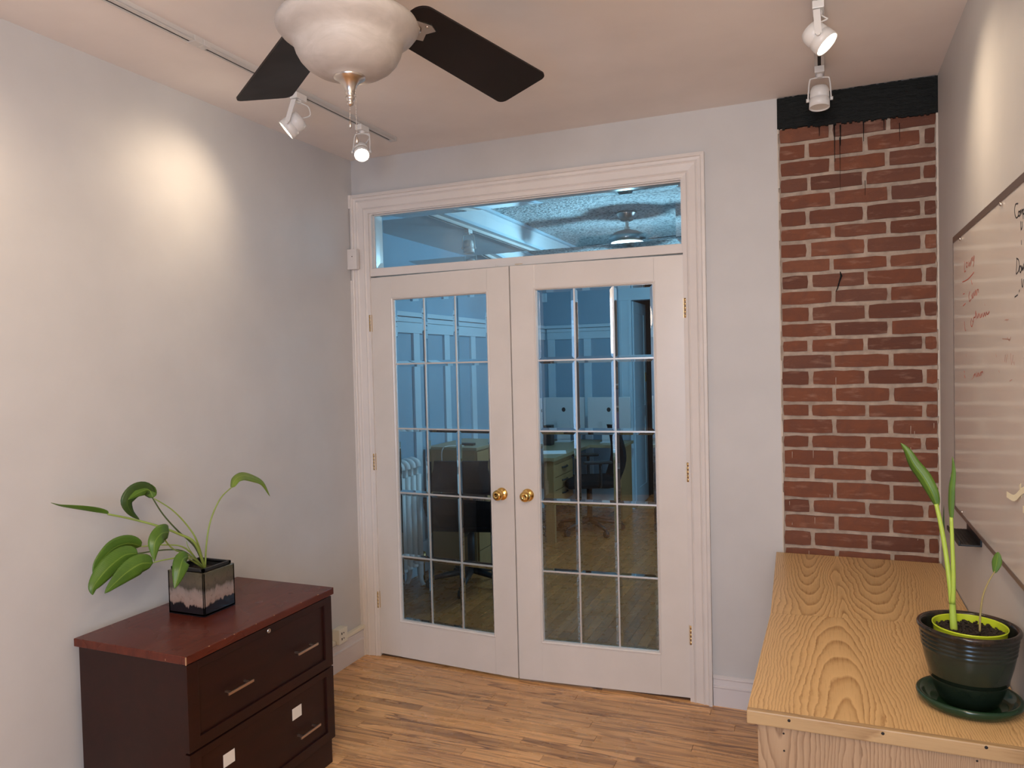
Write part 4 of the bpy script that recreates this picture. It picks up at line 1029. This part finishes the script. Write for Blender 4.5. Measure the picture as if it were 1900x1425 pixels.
# cream bracket behind the tall leaf
cb = thing('wall_clip', 'small cream plastic clip on the wall left of the whiteboard corner, behind the shoot', 'clip', (XR, -0.37, 1.095))
b = B()
b.box(-0.004, -0.05, -0.045, 0, 0.03, 0.030, 0.001)
b.done('clip_plate', mat('beige_plastic', (0.60, 0.50, 0.38), 0.5), cb)
b = B()
for dz in (0.035, 0.0, -0.03): b.tube([(-0.006, -0.06, dz - 0.008), (-0.014, 0.0, dz), (-0.006, 0.05, dz + 0.004)], 0.0025, 8)
b.done('prong', M_cream, cb)

# ==================================================================== the office beyond
X2, Y2, ZS, ZC = -0.50, 4.36, 2.51, 2.665
XE = 4.3
b = B(); b.box(X2 - 0.1, T, -0.02, X2, Y2 + 0.1, 2.9); wl2 = struct(b.done('wall_far_left', M_blueroom), 'blue-grey wall with white battens in the office beyond', 'wall')
b = B(); b.box(X2, T + 0.001, 0, OX0, T + 0.03, ZC); b.box(OX1, T + 0.001, 0, XE, T + 0.03, ZC); b.box(OX0, T + 0.001, OZ1, OX1, T + 0.03, ZC)
struct(b.done('wall_partition', M_blueroom), 'office side of the wall that holds the french doors', 'wall')
DX0, DX1 = 0.487, 1.25       # doorway in the far wall
b = B(); b.box(X2 - 0.1, Y2, -0.02, DX0, Y2 + 0.1, 2.9); b.box(DX1, Y2, -0.02, XE + 0.1, Y2 + 0.1, 2.9); b.box(DX0, Y2, 2.20, DX1, Y2 + 0.1, 2.9)
wf2 = struct(b.done('wall_far', M_blueroom), 'far blue-grey wall of the office beyond, with white rails', 'wall')
b = B(); b.box(XE, T, -0.02, XE + 0.1, Y2 + 0.1, 2.9); struct(b.done('wall_far_right', M_blueroom), 'right-hand wall of the office beyond', 'wall')
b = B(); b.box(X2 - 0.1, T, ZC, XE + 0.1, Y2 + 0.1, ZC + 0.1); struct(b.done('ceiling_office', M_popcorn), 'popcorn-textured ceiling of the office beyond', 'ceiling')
b = B(); b.box(X2, T + 0.03, ZS, 0.165, Y2, ZC); sf = struct(b.done('ceiling_soffit', M_softfit), 'smooth lowered soffit along the left of the office beyond', 'soffit')
b = B(); b.box(0.165, T + 0.03, ZS, 0.185, Y2, ZS + 0.02); b.box(0.165, T + 0.03, ZC - 0.02, 0.19, Y2, ZC); b.done('bead', M_bluetrim, sf)
b = B(); b.box(0.185, Y2 - 0.12, ZC - 0.09, XE, Y2, ZC); b.box(0.185, Y2 - 0.14, ZC - 0.05, XE, Y2 - 0.12, ZC)
struct(b.done('trim_4', M_bluetrim), 'crown moulding at the top of the far office wall', 'moulding')
# floor strips run away from the viewer
b = B(); b.box(X2, 0.10, -0.06, XE, Y2 + 1.5, -0.012); fl2 = struct(b.done('floor_office', mat('subfloor2', (0.03, 0.018, 0.01), 0.9)), 'darker oak strip floor of the office beyond the doors', 'floor')
random.seed(17)
x = X2
while x < 3.0:
    y = 0.121 - random.uniform(0, 0.9)
    while y < Y2:
        L = random.uniform(0.7, 2.2)
        y0, y1 = max(y, 0.121), min(y + L, Y2)
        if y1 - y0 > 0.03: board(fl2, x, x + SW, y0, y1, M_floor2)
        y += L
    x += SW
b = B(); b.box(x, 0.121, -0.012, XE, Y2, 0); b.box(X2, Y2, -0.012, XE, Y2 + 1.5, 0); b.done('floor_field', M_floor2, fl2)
# wainscot rails and battens
def rail_x(parent, z0, z1, d, x=X2): b = B(); b.box(x, T + 0.03, z0, x + d, Y2, z1, 0.002); b.done('rail', M_bluetrim, parent)
def rail_y(parent, z0, z1, d, xa, xb): b = B(); b.box(xa, Y2 - d, z0, xb, Y2, z1, 0.002); b.done('rail', M_bluetrim, parent)
for (z0, z1, d) in ((1.935, 1.968, 0.045), (1.895, 1.93, 0.028), (1.815, 1.893, 0.020), (0.0, 0.20, 0.022), (0.20, 0.235, 0.03)):
    rail_x(wl2, z0, z1, d); rail_y(wf2, z0, z1, d, X2 + 0.045, 0.30)
for k in range(10):
    yc = 0.52 + k * 0.497
    if yc > Y2 - 0.1: break
    b = B(); b.box(X2, yc - 0.045, 0.236, X2 + 0.020, yc + 0.045, 1.8145, 0.001); b.done('batten', M_bluetrim, wl2)
for xc in (X2 + 0.09, 0.0):
    b = B(); b.box(xc - 0.04, Y2 - 0.020, 0.236, xc + 0.04, Y2, 1.8145, 0.001); b.done('batten', M_bluetrim, wf2)
# doorway casing, half-open panelled door and dark storeroom with shelves behind
b = B()
for (a, c) in ((0.352, DX0), (DX1, DX1 + 0.13)):
    b.box(a, Y2 - 0.03, 0, c, Y2, 2.20, 0.003); b.box(a + 0.02, Y2 - 0.036, 0.0, a + 0.03, Y2 - 0.03, 2.2); b.box(c - 0.03, Y2 - 0.036, 0.0, c - 0.02, Y2 - 0.03, 2.2)
b.box(0.352, Y2 - 0.03, 2.20, DX1 + 0.13, Y2, 2.34, 0.003); b.box(0.34, Y2 - 0.045, 2.33, DX1 + 0.14, Y2, 2.37, 0.003)
struct(b.done('trim_5', M_bluetrim), 'white casing of the doorway in the far office wall', 'door casing')
d3 = thing('door_3', 'white panelled door standing open in the far office wall', 'door', (DX0 + 0.01, Y2 + 0.02, 0.0), kind='structure')
d3.rotation_euler = (0, 0, math.radians(91))
b = B(); b.box(0, 0, 0.01, 0.62, 0.035, 2.19); b.box(0.0, -0.006, 0.01, 0.10, 0, 2.19); b.box(0.52, -0.006, 0.01, 0.62, 0, 2.19)
for z0, z1 in ((0.01, 0.2), (0.95, 1.07), (2.07, 2.19)): b.box(0.1, -0.006, z0, 0.52, 0, z1)
b.done('door_leaf', M_bluetrim, d3)
b = B(); b.box(0.53, -0.010, 1.33, 0.60, -0.006, 1.43); b.done('latch_plate', M_brassd, d3)
for args in ((DX1 + 0.05, Y2 + 0.1, 2.4, 'storeroom_r'),): pass
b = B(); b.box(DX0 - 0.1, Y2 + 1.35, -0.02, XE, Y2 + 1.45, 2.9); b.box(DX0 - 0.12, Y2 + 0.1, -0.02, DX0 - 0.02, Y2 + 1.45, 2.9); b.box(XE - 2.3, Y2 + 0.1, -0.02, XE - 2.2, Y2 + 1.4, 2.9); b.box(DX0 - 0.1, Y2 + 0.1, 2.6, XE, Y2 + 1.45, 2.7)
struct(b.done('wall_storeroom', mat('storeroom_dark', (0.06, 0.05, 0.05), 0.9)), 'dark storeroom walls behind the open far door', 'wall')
sh = thing('storage_shelf', 'dark shelving with boxes and papers seen through the far doorway', 'shelf', (0.62, Y2 + 0.95, 0))
b = B()
for z in (0.3, 0.75, 1.02, 1.28, 1.6): b.box(0, 0, z, 1.2, 0.35, z + 0.02)
b.box(0, 0, 0, 0.02, 0.35, 1.9); b.box(1.18, 0, 0, 1.2, 0.35, 1.9)
b.done('shelf_frame', mat('shelf_metal', (0.35, 0.36, 0.38), 0.5), sh)
k_ = 0
for zn, z, cols in (('lower', 0.77, (('grey', (0.30, 0.30, 0.33)), ('black', (0.03, 0.03, 0.04)), ('violet', (0.16, 0.09, 0.24)))),
                    ('middle', 1.04, (('plum', (0.20, 0.10, 0.22)), ('white', (0.6, 0.6, 0.62)), ('dark blue', (0.05, 0.06, 0.14)))),
                    ('upper', 1.30, (('pale grey', (0.45, 0.45, 0.5)), ('charcoal', (0.06, 0.06, 0.07)), ('brown', (0.16, 0.09, 0.06))))):
    xx = 0.03
    for ww, hh, (cn, c_) in zip((0.09, 0.12, 0.15), (0.17, 0.12, 0.19), cols):
        b = B(); b.box(0, 0, 0, ww, 0.22, hh, 0.002)
        o = b.done('storage_box', mat('box_' + cn.replace(' ', '_'), c_, 0.7), None, loc=(0.62 + xx, Y2 + 0.98, z))
        tag(o, cn + ' box on the ' + zn + ' storeroom shelf behind the far doorway', 'box', 'boxes on the storeroom shelves')
        xx += ww + 0.012
# alarm sensor
b = B(); b.box(-0.035, -0.03, -0.05, 0.035, 0.0, 0.05, 0.008); tag(b.done('alarm_sensor', M_bluetrim, None, loc=U(1010, 553, 'y', Y2)), 'small white sensor high in the far corner of the office', 'sensor')
# track with heads on the soffit
track('light_track', 'white light track under the soffit of the office beyond', 0.105, 0.140, T + 0.04, Y2 - 0.3, (0.010, 0.022)).location.z = ZS - 0.02
for (yy, lab) in ((1.20, 'nearer unlit spot head under the office soffit'), (2.60, 'farther unlit spot head under the office soffit')):
    head(lab, (0.122, yy, ZS - 0.02), (0.122, yy, ZS - 0.145), (0.05, -0.05, -1), 0, rr=0.038, L=0.085, yaw_yoke=Vector((1, .3, 0)), cord=False)
# office fan with its lit lamp
fp = U(1163, 394, 'z', ZC)
f2 = thing('ceiling_fan', 'ceiling fan with a glowing lamp in the office beyond the transom', 'ceiling fan', (fp.x, fp.y, ZC))
b = B(); b.lathe([(0.001, 0), (0.075, 0), (0.075, -0.012), (0.060, -0.035), (0.045, -0.06), (0.03, -0.065), (0.001, -0.065)], 32); b.done('canopy', M_nickel, f2)
b = B(); b.lathe([(0.012, -0.06), (0.012, -0.125)], 14); b.lathe([(0.02, -0.11), (0.022, -0.125), (0.02, -0.13)], 14); b.done('downrod', M_nickel, f2)
b = B(); b.lathe([(0.001, -0.125), (0.03, -0.128), (0.08, -0.142), (0.125, -0.165), (0.138, -0.185), (0.136, -0.205), (0.120, -0.222), (0.001, -0.222)], 40); b.done('motor_housing', mat('fan_steel', (0.55, 0.57, 0.58), 0.35, 0.7), f2)
b = B(); b.lathe([(0.118, -0.222), (0.112, -0.240), (0.09, -0.258), (0.05, -0.268), (0.001, -0.272)], 36); b.done('lamp_shade', mat('lit_opal_glass', (0.9, 0.95, 1), 0.3, emit=(0.70, 0.93, 1.0), es=7), f2)
for a, pt in ((math.radians(170), -0.16), (math.radians(350), 0.16)):
    Mb = Matrix.Rotation(a, 4, 'Z') @ Matrix.Rotation(pt, 4, 'X')
    b = B(); b.prism([(0.12, -0.04), (0.18, -0.055), (0.47, -0.06), (0.48, 0.055), (0.18, 0.055), (0.12, 0.04)], lambda p, q: Mb @ Vector((p, q, -0.003)) + Vector((0, 0, -0.213)), lambda p, q: Mb @ Vector((p, q, 0.003)) + Vector((0, 0, -0.213)))
    b.done('blade', mat('office_blade', (0.06, 0.07, 0.08), 0.4), f2)
bulb('office_fan_light', (fp.x, fp.y, ZC - 0.315), 46, (0.42, 0.80, 1.0), 0.05)

# radiator
rd = thing('radiator', 'white cast-iron column radiator by the office left wall', 'radiator', (-0.385, 1.25, 0))
M_rad = mat('radiator_enamel', (0.62, 0.66, 0.67), 0.4)
for k in range(12):
    yc = -0.02 - k * 0.075
    b = B()
    for dx in (-0.045, 0.045):
        b.tube([(dx, yc, 0.15), (dx, yc, 0.80)], 0.024, 12, True)
    for z in (0.15, 0.85):
        P = [( -0.045, yc, z), (-0.038, yc, z + 0.03), (0, yc, z + 0.045), (0.038, yc, z + 0.03), (0.045, yc, z)]
        b.tube(smooth_pts(P, 4), 0.026, 12)
    b.box(-0.045, yc - 0.012, 0.15, 0.045, yc + 0.012, 0.87)
    b.tube([(0, yc - 0.037, 0.2), (0, yc + 0.037, 0.2)], 0.028, 12); b.tube([(0, yc - 0.037, 0.78), (0, yc + 0.037, 0.78)], 0.028, 12)
    if k in (0, 11):
        for dx in (-0.045, 0.045): b.tube(smooth_pts([(dx, yc, 0.17), (dx * 1.0, yc, 0.09), (dx * 1.1, yc, 0.04), (dx * 1.5, yc, 0.0)], 4), [0.024] * 6 + [0.018] * 3 + [0.016] * 3 + [0.02], 10)
    b.done('radiator_section', M_rad, rd)
b = B(); b.tube([(0.0, 0.02, 0.16), (0.0, 0.10, 0.16), (0.0, 0.10, 0.0)], 0.014, 10); b.lathe([(0.024, 0.13), (0.026, 0.16), (0.024, 0.20), (0.01, 0.21)], 14, Matrix.Translation((0, 0.10, 0)), cap1=True); b.done('valve', M_brassd, rd)

# tall drawer cabinet
dc = thing('drawer_cabinet', 'pale wood cabinet with small drawers in the office, behind the dark chair', 'cabinet', (-0.06, 1.62, 0))
b = B(); b.box(-0.41, 0, 0, -0.012, 0.62, 0.925, 0.001); b.done('carcass', M_beech, dc)
b = B(); b.box(-0.415, -0.008, 0.926, 0.008, 0.63, 0.948, 0.002); b.done('top_panel', mat('desk_laminate', (0.30, 0.235, 0.13), 0.4), dc)
for k in range(6):
    z1 = 0.915 - k * 0.150
    b = B(); b.box(-0.012, 0.012, z1 - 0.145, 0.004, 0.60, z1, 0.001); dr_ = b.done('drawer', M_beech, dc)
    b = B(); b.tube(smooth_pts([(0.004, 0.24, z1 - 0.06), (0.022, 0.25, z1 - 0.058), (0.026, 0.30, z1 - 0.056), (0.022, 0.35, z1 - 0.058), (0.004, 0.36, z1 - 0.06)], 4), 0.008, 8); b.done('handle', M_nickel, dr_)
b = B(); P = smooth_pts([(-0.20, 1.70, 0.952), (-0.30, 1.64, 0.954), (-0.335, 1.605, 0.93), (-0.34, 1.602, 0.85), (-0.33, 1.602, 0.80)], 5); b.tube(P, 0.003, 6)
tag(b.done('charging_cable', M_paper), 'white cable hanging over the edge of the drawer cabinet', 'cable')
b = B(); b.box(-0.06, -0.025, 0, 0.06, 0.025, 0.018, 0.003); tag(b.done('power_adapter', M_black, None, loc=(-0.20, 1.76, 0.948)), 'black adapter lying on the drawer cabinet', 'adapter')

# office chairs
def office_chair(label, x, y, rz, back_h=0.95, tall=False):
    t_ = thing('office_chair', label, 'chair', (x, y, 0), rz)
    b = B(); b.box(-0.24, -0.24, 0.43, 0.24, 0.24, 0.50, 0.03); b.done('seat', M_officechair, t_)
    b = B()
    n_ = 10; g = []
    for i in range(n_ + 1):
        s_ = i / n_; z_ = 0.47 + s_ * (back_h - 0.47); yy = 0.23 + 0.05 * math.sin(s_ * PI * 1.2) + s_ * 0.05; hw = 0.235 * (0.8 + 0.3 * math.sin(PI * min(1, s_ + 0.15)))
        ring = []
        for (a, c) in ((-1, -0.012), (-0.7, 0.010), (0, 0.018), (0.7, 0.010), (1, -0.012), (1, -0.035), (0, -0.020), (-1, -0.035)):
            ring.append(b.bm.verts.new((a * hw, yy + c, z_)))
        g.append(ring)
    for i in range(n_):
        for j in range(8): b.bm.faces.new((g[i][j], g[i][(j + 1) % 8], g[i + 1][(j + 1) % 8], g[i + 1][j]))
    b.bm.faces.new(g[0]); b.bm.faces.new(g[-1])
    b.done('backrest', M_officechair, t_)
    b = B(); b.tube(smooth_pts([(0, 0.0, 0.42), (0, 0.22, 0.41), (0, 0.29, 0.50), (0, 0.30, 0.62)], 4), 0.018, 8); b.done('back_support', M_black, t_)
    b = B(); b.tube([(0, 0, 0.10), (0, 0, 0.43)], 0.026, 12); b.done('gas_lift', M_black, t_)
    for s_ in (-1, 1):
        b = B(); b.tube(smooth_pts([(s_ * 0.20, 0.05, 0.45), (s_ * 0.28, 0.05, 0.47), (s_ * 0.285, 0.05, 0.66)], 4), 0.014, 8); b.box(s_ * 0.285 - 0.035, -0.10, 0.66, s_ * 0.285 + 0.035, 0.15, 0.685, 0.008); b.done('armrest', M_black, t_)
    b = B()
    for k in range(5):
        a = 2 * PI * k / 5 + 0.3; b.tube([(0, 0, 0.115), (0.30 * math.cos(a), 0.30 * math.sin(a), 0.065)], [0.026, 0.015], 8)
    bs = b.done('base', M_black, t_)
    for k in range(5):
        a = 2 * PI * k / 5 + 0.3
        b = B(); b.tube([(0.30 * math.cos(a) - 0.018 * math.sin(a), 0.30 * math.sin(a) + 0.018 * math.cos(a), 0.028), (0.30 * math.cos(a) + 0.018 * math.sin(a), 0.30 * math.sin(a) - 0.018 * math.cos(a), 0.028)], 0.028, 14); b.tube([(0.30 * math.cos(a), 0.30 * math.sin(a), 0.028), (0.30 * math.cos(a), 0.30 * math.sin(a), 0.068)], 0.008, 8); b.done('caster', M_black, bs)
    return t_
office_chair('dark office chair in front of the drawer cabinet, behind the left door', 0.02, 1.33, math.radians(192), 0.92)
office_chair('black office chair at the computer desk, behind the right door', 0.33, 3.22, math.radians(-62), 0.97)

# computer desk, papers, monitors, speaker
d2 = thing('computer_desk', 'pale wood computer desk with a drawer pedestal in the office', 'desk', (0, 0, 0))
b = B(); b.box(X2 + 0.06, 2.66, 0.715, 0.19, 4.20, 0.745, 0.002); b.box(0.191, 3.72, 0.715, 0.52, 4.20, 0.745, 0.002); b.done('top_panel', mat('desk_laminate', (0.30, 0.235, 0.13), 0.4), d2)
b = B(); b.box(0.095, 2.68, 0.0, 0.175, 2.72, 0.714, 0.001); b.done('leg', M_beech, d2)
b = B(); b.box(0.47, 3.76, 0.0, 0.50, 4.18, 0.714, 0.001); b.done('leg', M_beech, d2)
b = B(); b.box(-0.12, 2.725, 0.32, 0.155, 3.25, 0.714, 0.001); pd = b.done('pedestal', M_beech, d2)
for z in (0.66, 0.545, 0.43):
    b = B(); b.box(0.155, 2.735, z - 0.095, 0.168, 3.24, z + 0.012, 0.001); q = b.done('drawer', M_beech, pd) if False else b.done('drawer', M_beech, d2)
    b = B(); b.tube([(0.170, 2.92, z - 0.03), (0.186, 2.95, z - 0.03), (0.186, 3.03, z - 0.03), (0.170, 3.06, z - 0.03)], 0.008, 8); b.done('handle', M_black, q)
b = B(); b.box(-0.13, -0.10, 0, 0.13, 0.10, 0.008); o = tag(b.done('paper_stack', M_paper, None, loc=(0.04, 3.02, 0.7455)), 'white papers lying on the computer desk', 'papers'); o.rotation_euler = (0, 0, 0.35)
def monitor(x, y, label, wd=0.44, hh=0.335):
    m_ = thing('computer_monitor', label, 'monitor', (x, y, 0.7455), 0.06)
    b = B(); b.box(-wd / 2, -0.012, 0.125, wd / 2, 0.012, 0.125 + hh, 0.006); b.done('casing', M_monitor, m_)
    b = B(); b.box(-wd / 2 + 0.01, 0.0125, 0.135, wd / 2 - 0.01, 0.0135, 0.115 + hh); b.done('screen', M_black, m_)
    b = B(); b.box(-0.07, -0.03, 0.02, 0.07, -0.022, 0.22); b.box(-0.08, -0.09, 0.0, 0.08, 0.09, 0.008, 0.002); b.box(-0.07, -0.03, 0.005, 0.07, -0.012, 0.03); b.done('stand', M_monitor, m_)
    b = B(); b.lathe([(0.020, 0), (0.020, 0.0012)], 20, Matrix.Translation((0, -0.012, 0.125 + hh * 0.62)) @ Matrix.Rotation(PI / 2, 4, 'X') @ Matrix.Scale(1.15, 4, (0, 1, 0)), cap1=True); b.done('emblem', M_black, m_)
    return m_
monitor(-0.15, 3.96, 'left silver monitor seen from behind on the computer desk')
monitor(0.33, 3.96, 'right silver monitor seen from behind, above the black office chair')
b = B(); b.box(-0.04, -0.05, 0, 0.04, 0.05, 0.20, 0.006); tag(b.done('desk_speaker', M_black, None, loc=(-0.20, 3.62, 0.7455)), 'slim black speaker on the computer desk', 'speaker')
